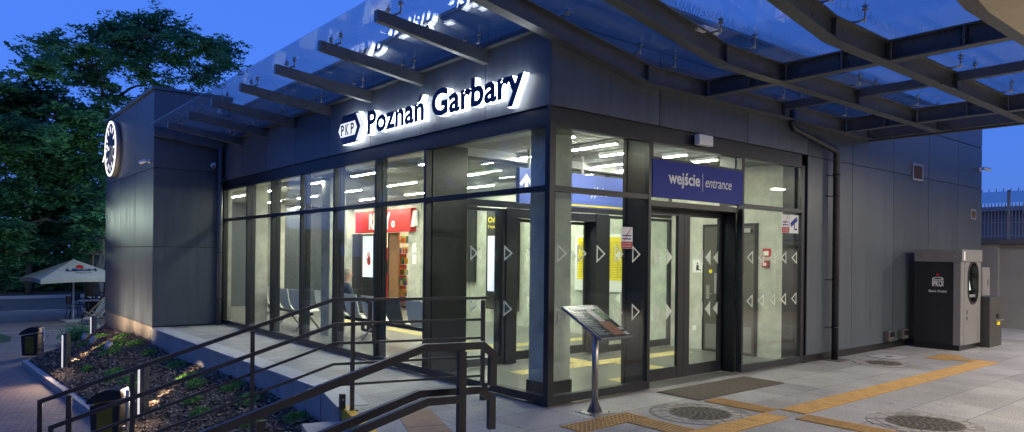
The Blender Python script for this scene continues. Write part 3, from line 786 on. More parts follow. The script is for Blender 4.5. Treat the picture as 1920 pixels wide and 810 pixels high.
for y in AR:
    for x, z in ((-1.3, 4.38), (-.22, 4.26)):
        fitting(x, y + .045, .14, z); fitting(x, y + .045, -.14, z)
# glass sheets with narrow open joints
XS = [-1.6, -.0, 1.5, 4.7, 7.85]
YB = [0.0, -1.2, -2.42, -3.66]
def sheet(x0, x1, y0, y1, name='glass_panel'):
    g = MB(); g.prism([(x0 + .005, y0 + .005, gz(x0)), (x1 - .005, y0 + .005, gz(x1)), (x1 - .005, y1 - .005, gz(x1)), (x0 + .005, y1 - .005, gz(x0))], (0, 0, .014))
    return g.build(name, 'canopy_glass', CN)
for ya, yb in zip(YB, YB[1:]):
    for x0, x1 in zip(XS, XS[1:]): sheet(x0, x1, yb, ya)
YL = [0.0] + [a + .045 for a in AR] + [11.39]
for ya, yb in zip(YL, YL[1:]): sheet(-1.6, -.03, ya, yb)
g = MB()
for k in range(90):
    x = -1.5 + k * .1
    if x > 7.6: break
    for yy in (-1.2, -2.42): g.tube([(x, yy, gz(x) + .015), (x + random.uniform(-.02, .02), yy + random.uniform(-.05, .05), gz(x) + .11)], .0025, 3, caps=False)
g.build('bird_spikes', 'stainless', CN)
# junction box on the second beam
t = thing('cable_box', 'pale cable junction box resting on top of the middle canopy beam', 'cable box', (1.22, -1.22, zb(1.22) + .235))
g = MB(); g.box(-.16, .1, -.04, .06, .002, .075, .008); g.build('cover', 'white', t); g = MB(); g.box(-.26, -.17, -.03, .05, .004, .06, .006); g.build('connector', 'white', t)

# viaduct deck overhead behind the canopy (lit warm)
VD = thing('viaduct_deck', 'beige rendered underside of the railway deck over the plaza at upper right', 'viaduct')
g = MB(); g.prism([(x, -3.77, z) for x, z in ((-14, 5.45), (-1.5, 4.24), (0, 4.01), (1.5, 3.77), (30, 3.77), (30, 4.9), (-14, 6.4))], (0, -9, 0)); g.build('soffit', 'beige', VD)
for x, y in ((4.6, -6.6), (9.2, -6.0), (13.6, -5.0), (.6, -9.2), (-3.2, -7.6)):  # unseen lamps added under the deck for the warm light on the plaza
    z = 3.77 if x > 1.5 else 3.77 + (1.5 - x) * .16
    g = MB(); g.box(x - .25, x + .25, y - .12, y + .12, z - .05, z - .002, .01); d = g.build('unseen_soffit_lamp', 'white', VD)
    g = MB(); g.box(x - .22, x + .22, y - .09, y + .09, z - .056, z - .051); g.build('lamp_diffuser', 'added_downlight', d)
    area('plaza_light', (x, y, z - .08), .44, 215, (1., .92, .8), (0, 0, 0), VD, sy=.2)

# ------------------------------------------------------------------ name sign
SG = thing('station_name_sign', 'navy letters with glowing white sides reading Poznań Garbary beside a PKP emblem on the fascia', 'sign')
body = 'Poznań Garbary'; cap = .33; base = 3.562; yl, yr_ = 4.06, .372
full = text_mesh(body); f0, f1 = xr(full); sx = (yl - yr_) / (f1 - f0); sy = cap / CAP
for i, ch in enumerate(body):
    if ch == ' ': continue
    me = text_mesh(ch, .5, bold=.034); cm = xr(text_mesh(ch)); pm = xr(text_mesh(body[:i + 1]))
    off = pm[1] - cm[1] - f0
    for v in me.vertices:
        v.co = MX['L'] @ Vector(((v.co.x + off) * sx, v.co.y * sy, (v.co.z + .5) * .085 + .02)) + Vector((0, yl, base))
    me.materials.clear(); me.materials.append(M['navy']); me.materials.append(M['signlight'])
    me.update()
    for p in me.polygons: p.material_index = 0 if p.normal.x < -.8 else 1
    o = bpy.data.objects.new('letter', me); COL.objects.link(o); o.parent = SG
# emblem: hexagon pointing right
def hexa(y0, y1, z0, z1, tip): 
    zm = (z0 + z1) / 2
    return [(y0, zm), (y0 - tip, z1), (y1 + tip, z1), (y1, zm), (y1 + tip, z0), (y0 - tip, z0)]
g = MB(); g.prism([(-.105, y, z) for y, z in hexa(5.10, 4.2, 3.48, 3.955, .17)], (.085, 0, 0)); g.bm.normal_update()
for f in g.bm.faces: f.material_index = 0 if f.normal.x < -.8 else 1
em = g.build('emblem', ['navy', 'signlight'], SG)
def plate(pts, x=-.1065, m='signlight', name='emblem_face'):
    g = MB(); g.prism([(x, y, z) for y, z in pts], (.0012, 0, 0)); return g.build(name, m, em)
M['signface'] = emit('sign_face_white', (.95, .97, 1.), .55)
plate([(5.085, 3.7175), (5.0, 3.83), (4.50, 3.83), (4.43, 3.7175), (4.50, 3.605), (5.0, 3.605)], m='signface')
plate([(4.46, 3.935), (4.375, 3.935), (4.225, 3.7175), (4.375, 3.50), (4.46, 3.50), (4.31, 3.7175)], m='signface')
for ch, y in (('P', 4.985), ('K', 4.83), ('P', 4.64)):
    o = place_text('letter', ch, 'black', em, (-.1067, y, 3.635), 'L', width=.11, cap=.165, depth=.0012, bold=.02)
    g = MB(); wv = .105
    feet = [(y - .012, 3.635)] + ([(y - .1, 3.635)] if ch == 'K' else [])
    tops = [(y - .012, 3.79)] + ([(y - .1, 3.79)] if ch == 'K' else [])
    for fy, fz in feet + tops: g.box(-.1079, -.1068, fy - .03, fy + .022, fz, fz + .011)
    g.build('serif', 'black', o)

# entrance sign
ES = thing('entrance_sign', 'dark blue panel reading wejście and entrance above the sliding doors', 'sign', (0, 0, 0))
g = MB(); g.box(1.765, 3.80, -.004, .04, TZ + .006, 2.951, .002); g.build('panel', 'blue', ES)
place_text('lettering', 'wejście', 'white', ES, (2.085, -.0045, 2.665), 'R', width=.68, cap=.155, depth=.002, bold=.022)
g = MB(); g.box(2.822, 2.83, -.0065, -.0045, 2.60, 2.84); g.build('divider', 'white', ES)
place_text('lettering', 'entrance', 'white', ES, (2.89, -.0045, 2.665), 'R', width=.62, cap=.14, depth=.002, shear=.22)
# window stickers
def sticker(label, x0, x1, z0, z1, kind):
    t = thing('window_sticker', label, 'sticker'); y = .0285
    g = MB(); g.box(x0, x1, y - .001, y, z0, z1); g.build('sheet', 'white', t)
    W, H = x1 - x0, z1 - z0
    if kind == 'smoke':
        g = MB(); g.box(x0 + .004, x1 - .004, y - .002, y - .0011, z0 + .004, z0 + H * .32); g.build('band', 'red', t)
        place_text('lettering', 'ZAKAZ PALENIA', 'white', t, (x0 + W * .1, y - .0021, z0 + H * .2), 'R', width=W * .8, cap=H * .06, depth=.0006)
        place_text('lettering', 'NO SMOKING', 'white', t, (x0 + W * .1, y - .0021, z0 + H * .08), 'R', width=W * .8, cap=H * .06, depth=.0006)
        for zz in (.42, .57): 
            g = MB(); g.box(x0 + W * .12, x0 + W * .88, y - .002, y - .0011, z0 + H * zz, z0 + H * (zz + .06)); g.build('pictogram', 'blue', t)
        g = MB(); g.prism([(x0 + W * .2, y - .0025, z0 + H * .36), (x0 + W * .27, y - .0025, z0 + H * .36), (x0 + W * .87, y - .0025, z0 + H * .95), (x0 + W * .8, y - .0025, z0 + H * .95)], (0, .0005, 0)); g.build('stroke', 'red', t)
    else:
        g = MB(); c_ = math.cos(.5); s_ = math.sin(.5); cx, cz = x0 + W * .5, z0 + H * .62
        q = [(-.4, -.13), (.4, -.13), (.4, .13), (-.4, .13)]
        g.prism([(cx + (a * c_ - b * s_) * W, y - .002, cz + (a * s_ + b * c_) * W) for a, b in q], (0, .0008, 0)); g.build('pictogram', 'blue', t)
        g = MB(); g.box(x0 + W * .5, x0 + W * .6, y - .002, y - .0012, z0 + H * .25, z0 + H * .5); g.build('pictogram', 'blue', t)
        g = MB(); g.box(x0 + W * .55, x0 + W * .85, y - .002, y - .0012, z0 + H * .17, z0 + H * .26); g.build('pictogram', 'blue', t)
sticker('no smoking sticker on the glass pane between building corner and doors', 1.22, 1.43, 1.80, 2.065, 'smoke')
sticker('no smoking sticker beside the blue camera sticker on the far right pane', 4.935, 5.15, 2.10, 2.385, 'smoke')
sticker('white sticker with blue surveillance camera at the top of the right pane', 5.165, 5.44, 2.10, 2.39, 'cctv')

# emergency light box over the doors, cctv, vents, sockets, downpipes
t = thing('emergency_light', 'small pale grey emergency light box above the blue entrance sign', 'light box', (2.77, -.01, 3.285))
g = MB(); g.box(-.155, .155, -.09, 0, -.07, .07, .01); g.build('housing', 'white', t); g = MB(); g.box(-.14, .14, -.0925, -.0905, -.06, -.005); g.build('lens', 'seatwhite', t)
g = MB(); g.ball((.1, -.092, -.01), .008, 1); g.build('indicator', 'stainless', t)
def cctv(label, loc, d, wall):
    t = thing('security_camera', label, 'security camera', loc); d = Vector(d).normalized(); wl = Vector(wall)
    g = MB(); g.tube([wl * 0, wl * .03], .05, 14); g.tube([wl * .03, wl * .1], .018, 8); g.build('mount', 'white', t)
    p = wl * .12; g = MB(); g.tube([p - d * .07, p - d * .06, p + d * .12, p + d * .125], [.028, .042, .042, .036], 14); g.build('housing', 'white', t)
    g = MB(); g.tube([p + d * .121, p + d * .128], .03, 12); g.build('lens', 'black', t)
cctv('white bullet security camera on the clock wall below the lit clock', (-1.503, 11.75, 3.74), (-.5, .75, -.25), (-1, 0, 0))
cctv('white security camera on the recessed wall beside the left downpipe', (-.25, 11.397, 3.73), (-.3, -.8, -.4), (0, -1, 0))
cctv('white security camera at the far right end of the grey wall', (13.6, -.003, 3.83), (.9, -.5, -.12), (0, -1, 0))
def vent(label, x0, x1, z0, z1, n):
    t = thing('wall_vent', label, 'vent', (0, 0, 0)); g = MB()
    for a in ((x0, x0 + .04, z0, z1), (x1 - .04, x1, z0, z1), (x0 + .04, x1 - .04, z0, z0 + .04), (x0 + .04, x1 - .04, z1 - .04, z1)): g.box(a[0], a[1], -.03, -.001, a[2], a[3])
    g.build('frame', 'galv', t); g = MB(); g.box(x0 + .03, x1 - .03, -.006, -.002, z0 + .03, z1 - .03); g.build('backing', 'black', t)
    g = MB()
    for k in range(n):
        z = z0 + .05 + (z1 - z0 - .1) * (k + .5) / n; g.prism([(x0 + .041, -.028, z - .012), (x0 + .041, -.008, z + .01), (x0 + .041, -.008, z + .016), (x0 + .041, -.028, z - .006)], (x1 - x0 - .082, 0, 0))
    g.build('louvres', 'brown', t)
vent('large louvred vent on the right wall above the panel joint', 9.75, 10.26, 3.29, 3.63, 7)
vent('small low louvred vent near the right end of the grey wall', 13.0, 13.33, 2.64, 2.87, 4)
def socket(label, x, z):
    t = thing('wall_socket', label, 'socket', (x, -.001, z)); g = MB(); g.box(-.12, .12, -.11, 0, -.09, .09, .015); g.build('housing', 'doorgrey', t)
    g = MB(); g.box(-.09, .09, -.118, -.111, -.02, .075, .003); g.build('lid', 'black', t)
socket('grey outdoor socket low on the wall to the left of the cash machine', 8.66, .26)
socket('grey outdoor socket half hidden against the side of the cash machine', 9.3, .255)
t = thing('downpipe', 'dark cranked rain downpipe from the canopy to the paving right of the glazing', 'downpipe')
g = MB(); g.tube([(4.98, -.11, 4.05), (4.98, -.11, 3.78), (5.02, -.11, 3.72), (6.36, -.11, 3.52), (6.42, -.11, 3.46), (6.42, -.11, .0)], .055, 14); g.build('pipe', 'frame', t)
for z in (.55, 1.35, 2.75, 3.1):
    g = MB(); g.tube([(6.42, -.11, z - .012), (6.42, -.11, z + .012)], .063, 14); g.tube([(6.26, -.02, z), (6.42, -.06, z)], .008, 6); g.build('bracket', 'black', t)
g = MB(); g.box(6.25, 6.62, -.28, -.0, .0, .01); g.build('gully', 'iron', t)
t = thing('downpipe', 'dark vertical rain downpipe in the corner left of the long glazed wall', 'downpipe')
g = MB(); g.tube([(-.11, 11.27, 4.15), (-.11, 11.27, .0)], .06, 14); g.build('pipe', 'steel', t)
for z in (.62, 1.7, 2.35, 3.3):
    g = MB(); g.tube([(-.11, 11.27, z - .012), (-.11, 11.27, z + .012)], .068, 14); g.ball((-.19, 11.24, z), .012, 1, mi=1); g.build('bracket', ['black', 'stainless'], t)

# clock: round drum on the clock wall, dial faces the street (-X)
CK = thing('station_clock', 'large round illuminated station clock with white rim, bars and hands', 'clock', (-1.38, 15.64, 4.44))
def disc(g, x0, x1, r0, r1, n=64, mi=0):
    ring = lambda x, r: [(x, r * math.cos(2 * math.pi * k / n), r * math.sin(2 * math.pi * k / n)) for k in range(n)]
    if r0 == 0: g.tube([(x0, 0, 0), (x1, 0, 0)], r1, n, mi=mi); return
    n0 = len(g.bm.faces); R_ = [[g.bm.verts.new(p) for p in ring(x, r)] for x, r in ((x0, r0), (x0, r1), (x1, r1), (x1, r0))]
    for a, b in zip(R_, R_[1:] + R_[:1]):
        for k in range(n): g.bm.faces.new((a[k], a[(k + 1) % n], b[(k + 1) % n], b[k]))
    bmesh.ops.recalc_face_normals(g.bm, faces=g.bm.faces[n0:]); g.mi = mi; g._tag(n0)
g = MB(); disc(g, -.122, -.24, 0, .735); g.build('drum', 'atmgrey', CK)
g = MB(); disc(g, -.245, -.262, .68, .738); g.build('rim', 'clocklight', CK)
g = MB(); disc(g, -.242, -.25, 0, .68); g.build('dial', 'navy', CK)
for h in range(12):
    a = math.pi / 2 + 2 * math.pi * h / 12; d = Vector((0, math.cos(a), math.sin(a))); n_ = Vector((0, -d.z, d.y)); wd = .019; r0, r1 = (.44, .6)
    g = MB(); g.prism([(Vector((-.2545, 0, 0)) + d * r + n_ * q) for r, q in ((r0, -wd), (r1, -wd * 1.3), (r1, wd * 1.3), (r0, wd))], (.004, 0, 0)); g.build('hour_bar', 'clocklight', CK)
def hand(name, minutes, ln, wd, x):
    a = math.pi / 2 - 2 * math.pi * minutes / 60          # seen from -X, clockwise; +Y is on the viewer's left
    d = Vector((0, -math.cos(a), math.sin(a))); n_ = Vector((0, -d.z, d.y))
    g = MB(); g.prism([(Vector((x, 0, 0)) + d * r + n_ * q) for r, q in ((-.12, -wd), (ln, -wd * .7), (ln, wd * .7), (-.12, wd))], (.012, 0, 0)); g.build(name, 'clocklight', CK)
hand('hour_hand', 47.5, .36, .035, -.31); hand('minute_hand', 40, .62, .028, -.34)
g = MB(); g.tube([(-.25, 0, 0), (-.36, 0, 0)], .04, 16); g.build('hub', 'atmgrey', CK)

# ------------------------------------------------------------------ railings
def railing(label, p0, far, flip):
    """p0: post foot at the stair head; slopes down along sd, level run along -sd"""
    t = thing('handrail', label, 'railing'); P = Vector((p0[0], p0[1], 0))
    def at(s, z, o=0): q = P + sd * s + pd * (o * flip); return (q.x, q.y, z)
    sl = .337
    def zz(h, s): return h if s < .2 else h - sl * (s - .2)
    END = 2.85; TH = .038 if far else .04
    def post(s, top, bot, w_=.045, d_=.05):
        g = MB(); a = Vector(at(s - w_ / 2, 0)); b = Vector(at(s + w_ / 2, 0)); n = pd * d_
        g.prism([(a.x, a.y, bot), (b.x, b.y, bot), (b.x + n.x, b.y + n.y, bot), (a.x + n.x, a.y + n.y, bot)], (0, 0, top - bot)); g.build('post', 'rail', t)
    post(0, 1.18, 0, .04, .05); post(1.02, zz(1.17, 1.02), -.6, .04, .04); post(2.1, zz(1.17, 2.1), -1.0, .04, .04); post(2.62, zz(1.17, 2.62), -1.0, .045, .045); 
    g = MB(); g.box(-.06, .06, -.06, .06, 0, .012); b_ = g.build('base_plate', 'rail', t, loc=(P.x, P.y, .0), rotz=R(-15))
    g = MB(); g.bar([at(-.19, .98), at(-.19, 1.155), at(-.13, 1.205), at(.2, 1.205), at(END, zz(1.205, END)), at(END, zz(1.205, END) - .35)], TH, TH); g.build('top_rail', 'rail', t)
    g = MB(); g.bar([at(-.22, .72, .08), at(-.22, .89, .08), at(-.15, .945, .08), at(.2, .945, .09), at(END - .1, zz(.945, END - .1), .09), at(END - .1, zz(.945, END - .1) - .25, .08)], TH, TH); g.build('lower_rail', 'rail', t)
    if far:
        for h in (.93, .735, .51, .285):
            g = MB(); g.bar([at(0., h), at(.2, h), at(END - .25, zz(h, END - .25))], .022, .026); g.build('infill_rail', 'rail', t)
        g = MB(); g.bar([at(-.1, 1.195, -.03), at(-1.62, 1.195, -.03)], .034, .034); g.build('top_rail', 'rail', t)
        for h in (.945, .73, .51, .285):
            g = MB(); g.bar([at(-.03, h), at(-1.5, h)], .022, .026); g.build('infill_rail', 'rail', t)
        post(-1.52, 1.17, .05, .04, .045)
        g = MB(); a = Vector(at(-1.52, 0)); g.box(-.04, .04, -.03, .03, 0, .2); g.ball((.05, -.02, .15), .025, 1, mi=1); g.build('bracket', ['rail', 'stainless'], t, loc=(a.x + .03, a.y, 0))
        g = MB(); g.box(-.025, .025, -.03, .03, 0, .17); g.ball((-.01, -.035, .11), .016, 1, mi=1); g.build('bracket', ['rail', 'stainless'], t, loc=(P.x - .06, P.y + .1, 0))
    else:
        g = MB(); g.bar([at(.0, .93, -.05), at(.2, .93, -.05), at(END - .1, zz(.93, END - .1), -.05)], .04, .04); g.build('infill_rail', 'rail', t)
    return t
railing('black metal railing with level infill bars between planting bed and glazed wall', (-1.772, 1.21), True, 1)
railing('nearest black metal handrail with bent ends in the foreground, without infill bars', (-3.09, -2.67), False, -1)

# ------------------------------------------------------------------ info board
IB = thing('info_board', 'sloping plan board on a stainless post in front of the corner glazing', 'information board', (.275, -.46, 0))
g = MB(); g.box(-.15, .15, -.15, .15, 0, .01); 
for x in (-.11, .11):
    for y in (-.11, .11): g.tube([(x, y, .01), (x, y, .022)], .012, 6)
g.build('base_plate', 'stainless', IB)
g = MB(); g.tube([(0, 0, .01), (0, 0, .97)], .034, 20); g.build('post', 'stainless', IB)
for k in range(4):
    a = k * math.pi / 2 + math.pi / 4; d = Vector((math.cos(a), math.sin(a), 0)); n = Vector((-d.y, d.x, 0)) * .004
    g = MB(); g.prism([Vector((0, 0, .01)) + d * .034 + n, Vector((0, 0, .01)) + d * .085 + n, Vector((0, 0, .13)) + d * .036 + n], -n * 2); g.build('gusset', 'stainless', IB)
tl = math.atan2(.30, .6); rmx = Matrix.Rotation(tl, 4, 'X')
bp_ = bpy.data.objects.new('board', None)
g = MB(); g.box(-.25, .25, -.335, .335, -.02, .012, .004); bo = g.build('board', 'stainless', IB, loc=(.02, 0, .985)); bo.rotation_euler.x = tl
bpy.data.objects.remove(bp_)
def pr(x0, x1, y0, y1, m, z=.0125, h=.002, name='print'):
    g = MB(); g.box(x0, x1, y0, y1, z, z + h); g.build(name, m, bo)
pr(-.235, .235, -.32, .32, 'pic1'); pr(.02, .11, -.02, .2, 'pic3', .0147); pr(-.01, .16, -.29, -.03, 'pic2', .0147); pr(.12, .2, .02, .2, 'pic4', .0147); pr(.17, .225, -.3, -.24, 'pic3', .0147); pr(.17, .225, -.2, -.15, 'pic3', .0147)
pr(-.2, .2, .24, .305, 'galv', .0147); pr(.03, .1, .21, .23, 'pic3', .0147)
for k in range(14): pr(-.21, -.21 + random.uniform(.1, .19), -.26 + k * .034, -.26 + k * .034 + .009, 'galv', .0147, .0012, 'text_line')

# ------------------------------------------------------------------ cash machine and right-hand objects
AT = thing('cash_machine', 'grey and black free-standing cash machine with PKO Bank Polski mark against the wall', 'cash machine', (9.5, -.98, 0))
g = MB(); g.box(.03, .95, .03, .82, 0, .12); g.build('base', 'black', AT)
g = MB(); g.box(.0, .03, .14, .8, .12, 1.665); g.build('side_panel', 'atmdark', AT)
g = MB(); g.box(.031, 1.04, .145, .80, .12, 1.66); g.box(-.005, .16, .0, .135, .10, 1.66, .012); g.box(.9, 1.04, .0, .05, .1, 1.66); g.build('body', 'atmgrey', AT)
# front panel with oval niche (faces -Y)
def oval(cx, cz, rx, rz, n=28):
    pts = []
    for k in range(n):
        a = 2 * math.pi * k / n; pts.append((cx + rx * math.cos(a), cz + (rz - rx) * (1 if math.sin(a) >= 0 else -1) + rx * math.sin(a)))
    return pts
ov = oval(.62, 1.27, .25, .38); n = len(ov); g = MB()
inn = [g.bm.verts.new((x, -.002, z)) for x, z in ov]; deep = [g.bm.verts.new((x, .13, z)) for x, z in ov]
fs = []
for k in range(n): fs.append(g.bm.faces.new((inn[k], inn[(k + 1) % n], deep[(k + 1) % n], deep[k])))
fs.append(g.bm.faces.new(deep)); 
o2_ = oval(.62, 1.27, .285, .415); o1 = [g.bm.verts.new((x, -.014, z)) for x, z in o2_]; o0 = [g.bm.verts.new((x, .004, z)) for x, z in o2_]; i1 = [g.bm.verts.new((x, -.014, z)) for x, z in ov]
for k in range(n):
    j = (k + 1) % n
    g.bm.faces.new((o1[k], o1[j], i1[j], i1[k])); g.bm.faces.new((o0[k], o0[j], o1[j], o1[k])); g.bm.faces.new((i1[k], i1[j], inn[j], inn[k]))
bmesh.ops.recalc_face_normals(g.bm, faces=g.bm.faces[:]); nic = g.build('niche', 'black', AT)
g = MB(); m_ = 40                                     # front sheet around the niche
rect = []
for k in range(n):
    a = 2 * math.pi * k / n; dx, dz = math.cos(a), math.sin(a); cx, cz = .62, 1.27
    tmax = min(((.9 - cx) / dx if dx > 1e-6 else ((.162 - cx) / dx if dx < -1e-6 else 9)), ((1.66 - cz) / dz if dz > 1e-6 else ((.1 - cz) / dz if dz < -1e-6 else 9)))
    rect.append((cx + dx * tmax, cz + dz * tmax))
va = [g.bm.verts.new((x, 0, z)) for x, z in o2_]; vb = [g.bm.verts.new((x, 0, z)) for x, z in rect]
for k in range(n): g.bm.faces.new((va[k], va[(k + 1) % n], vb[(k + 1) % n], vb[k]))
for cxz in ((.9, 1.66), (.162, 1.66), (.162, .1), (.9, .1)):
    kk = sorted(range(n), key=lambda q: (rect[q][0] - cxz[0]) ** 2 + (rect[q][1] - cxz[1]) ** 2)[:2]
    try: g.bm.faces.new((vb[kk[0]], vb[kk[1]], g.bm.verts.new((cxz[0], 0, cxz[1]))))
    except Exception: pass
bmesh.ops.recalc_face_normals(g.bm, faces=g.bm.faces[:]); g.build('front_panel', 'atmgrey', AT)
g = MB(); g.prism([(.42, .125, 1.35), (.8, .125, 1.35), (.8, .09, 1.12), (.42, .09, 1.12)], (0, .005, 0)); g.build('screen', 'green', nic)
g = MB(); g.box(.42, .82, .02, .128, .99, 1.04); g.build('keypad', 'galv', nic); g = MB(); g.box(.44, .56, .06, .1, 1.45, 1.6); g.build('card_slot', 'white', nic)
g = MB(); g.box(.3, .34, -.004, .0, .56, .64); g.box(.3, .34, -.004, 0, .68, .76); g.build('slot', 'black', AT)
g = MB(); g.box(-.02, 1.06, -.02, .81, 1.67, 1.90, .008); tp = g.build('top_box', 'atmgrey', AT)
for p in ((-.022, .1, 1.77), (-.022, .32, 1.77), (-.022, .62, 1.77), (.5, -.022, 1.73)):
    g = MB(); g.ball(p, .014, 1); g.build('lock', 'stainless', tp)
g = MB(); g.box(.06, .14, -.0225, -.0205, 1.7, 1.86); g.build('notice', 'white', tp)
# mark on the dark side (faces -X)
g = MB(); mk_ = g; mk_.tube([(-.0015, .395, 1.42), (.0, .395, 1.42)], .03, 12); mk_.build('mark_dot', 'red', AT)
g = MB()
rim = [(.395 + .095 * math.cos(a), 1.345 + .03 * math.sin(a)) for a in [2 * math.pi * k / 24 for k in range(24)]]
ri2 = [(.395 + .07 * math.cos(a), 1.345 + .016 * math.sin(a)) for a in [2 * math.pi * k / 24 for k in range(24)]]
for k in range(24):
    j = (k + 1) % 24; g.prism([(-.0015, *rim[k]), (-.0015, *rim[j]), (-.0015, *ri2[j]), (-.0015, *ri2[k])], (.001, 0, 0))
for y in (.30, .48): g.box(-.0015, -.0005, y - .0, y + .012, 1.2, 1.345)
g.build('mark', 'white', AT)
place_text('mark', 'PKO', 'white', AT, (-.0006, .472, 1.2), 'L', width=.155, cap=.105, depth=.001, bold=.03)
place_text('lettering', 'Bank Polski', 'white', AT, (-.0006, .55, 1.085), 'L', width=.31, cap=.042, depth=.001, bold=.01)
# small pale cabinet and dark bin behind it
t = thing('utility_cabinet', 'slim pale grey utility cabinet standing behind the cash machine', 'cabinet', (11.05, -.85, 0))
g = MB(); g.box(0, .45, 0, .3, 0, 1.56, .01); g.build('body', 'atmgrey', t); g = MB(); g.box(.02, .43, -.006, 0, .1, 1.52); dd = g.build('door', 'atmgrey', t); g = MB(); g.box(.3, .34, -.02, -.006, 1.18, 1.32); g.build('handle', 'stainless', dd)
t = thing('waste_bin', 'tall dark grey metal waste bin with yellow tag right of the cash machine', 'bin', (10.62, -1.12, 0))
g = MB(); g.box(0, .70, 0, .5, 0, .99, .012); g.build('body', mat('dark_bin_coating', (.045, .043, .04), .45, var=.15), t)
g = MB(); g.box(.22, .72, -.03, .0, .50, .53); g.build('flap', 'stainless', t); g = MB(); g.box(.38, .5, -.02, 0, .56, .64); g.build('latch', 'black', t); g = MB(); g.box(.4, .55, -.012, 0, .42, .485); g.build('tag', 'yellow', t)

# boundary wall with mesh fence on top
BW = thing('boundary_wall', 'pale grey rendered wall with pilasters beyond the right end of the station', 'wall', (15.6, 0, 0))
g = MB(); g.box(0, .3, -9, 8, -.05, 2.12)
for y in (-6.5, -4.2, -1.9, .15, 2.6, 5): g.box(-.1, 0, y, y + .38, -.05, 2.12)
g.build('wall', 'corr', BW); g = MB(); g.box(-.16, .36, -9, 8, 2.122, 2.24); g.build('coping', 'steel', BW)
FN = thing('mesh_fence', 'pale welded mesh fence panel with translucent screen above the grey boundary wall', 'fence', (15.72, 0, 2.24))
for y in (-7.5, -5, -2.5, 0., 2.5, 5):
    g = MB(); g.box(0, .05, y - .03, y + .03, 0, 1.25); g.build('post', 'galv', FN)
g = MB()
y = -9
while y < 8: g.box(.02, .032, y - .01, y + .01, .03, .92); y += .075
for z in (.08, .42, .78): g.box(.012, .036, -9, 8, z, z + .018)
g.build('mesh', 'galv', FN)
g = MB(); g.box(.03, .038, -9, 8, .93, 1.22); g.build('screen', glass_mat('screen_glass', (.72, .8, .86), .12, 3.), FN)
g = MB()
y = -9
while y < 8: g.box(.03, .045, y - .008, y + .008, 1.22, 1.30); y += .16
g.build('spikes', 'galv', FN)
g = MB(); g.poly([(11.9, -14, .004), (15.5, -14, .004), (15.5, -1.1, .004), (11.9, -1.75, .004)]); struct(g.build('service_lane', 'pavers'))

t = thing('platform_shelter', 'pale grey platform shelter seen through the mesh fence at the far right', 'shelter', (24, 0, 0))
g = MB(); g.box(0, 4, -8, 9, -.5, 3.45); g.build('wall', 'corr', t); g = MB(); g.box(-.3, 4.3, -8.3, 9.3, 3.45, 3.6); g.build('roof', 'galv', t)
for k in range(6): g = MB(); g.box(-.04, -.001, -7 + k * 2.6, -6.9 + k * 2.6, 0, 3.4); g.build('rib', 'galv', t)
# ------------------------------------------------------------------ interior things
HS = thing('hanging_sign', 'blue hanging direction sign with white arrow inside the entrance lobby', 'sign', (0, 0, 0))
g = MB(); g.box(1.24, 4.1, 2.0, 2.08, 2.46, 2.975); hp = g.build('panel', 'blue', HS); hp.data.materials[0] = M['signblue'] = mat('lobby_sign_blue', (.09, .14, .5), .4)
g = MB(); g.box(1.9, 3.9, 1.995, 1.999, 2.475, 2.5); g.build('stripe', 'yellow', hp)
for x in (1.45, 2.56, 3.77):
    g = MB(); g.tube([(x, 2.04, 2.975), (x, 2.04, 3.26)], .022, 8); g.build('rod', 'white', HS)
def arrow_up(x, z, s, name='arrow'):
    g = MB(); y = 1.996
    g.prism([(x - .03 * s, y, z), (x + .03 * s, y, z), (x + .03 * s, y, z + .2 * s), (x - .03 * s, y, z + .2 * s)], (0, .003, 0))
    g.prism([(x - .13 * s, y, z + .13 * s), (x - .09 * s, y, z + .1 * s), (x, y, z + .2 * s), (x + .09 * s, y, z + .1 * s), (x + .13 * s, y, z + .13 * s), (x, y, z + .28 * s)], (0, .003, 0)); g.build(name, 'white', HS)
arrow_up(1.37, 2.6, 1.05)
place_text('lettering', 'wyjście', 'white', HS, (2.58, 1.9995, 2.66), 'R', width=.5, cap=.14, depth=.002)
g = MB(); g.box(3.5, 3.68, 1.996, 1.9995, 2.68, 2.80); g.build('pictogram', 'white', HS)
# rot for things on the back wall (face -X): use 'L'
BX = 5.648
t = thing('timetable_board', 'yellow timetable sheets in a white frame on the concrete lobby wall', 'timetable')
g = MB(); g.box(BX - .04, BX, 3.5, 5.28, .96, 2.16); bd = g.build('frame', 'white', t)
for y0, y1 in ((4.46, 5.2), (3.6, 4.38)):
    g = MB(); g.box(BX - .044, BX - .0402, y0, y1, 1.2, 2.1); sh = g.build('timetable_sheet', 'yellow', t)
    g = MB(); z = 1.26
    while z < 2.0: g.box(BX - .0455, BX - .0442, y0 + .05, y1 - .05, z, z + .006); z += .035
    for q in (.3, .55, .8): g.box(BX - .0455, BX - .0442, y0 + (y1 - y0) * q, y0 + (y1 - y0) * q + .006, 1.26, 2.0)
    g.build('table_lines', 'doorgrey', sh)
t = thing('departure_board', 'tall black departure board with glowing blue screen on the back wall', 'departure board')
g = MB(); g.box(5.5, BX, 7.2, 8.36, .35, 2.85, .01); g.build('housing', 'black', t)
g = MB(); g.box(5.494, 5.4995, 7.3, 8.28, .8, 2.18); sc_ = g.build('screen', 'screenblue', t)
g = MB(); g.box(5.490, 5.4935, 8.13, 8.27, .82, 2.16); g.build('screen_column', 'screen', sc_)
g = MB()
for k in range(15): g.box(5.490, 5.4935, 7.4, 7.95, .9 + k * .083, .93 + k * .083)
g.build('screen_text', 'screen', sc_)
place_text('lettering', 'Odjazdy', 'yellow', t, (5.4995, 8.28, 2.52), 'L', width=.75, cap=.13, depth=.002)
place_text('lettering', 'Departures', 'yellow', t, (5.4995, 8.28, 2.38), 'L', width=.6, cap=.07, depth=.002)
t = thing('ticket_window', 'blue topped ticket window with pale counter on the back wall of the hall', 'ticket window')
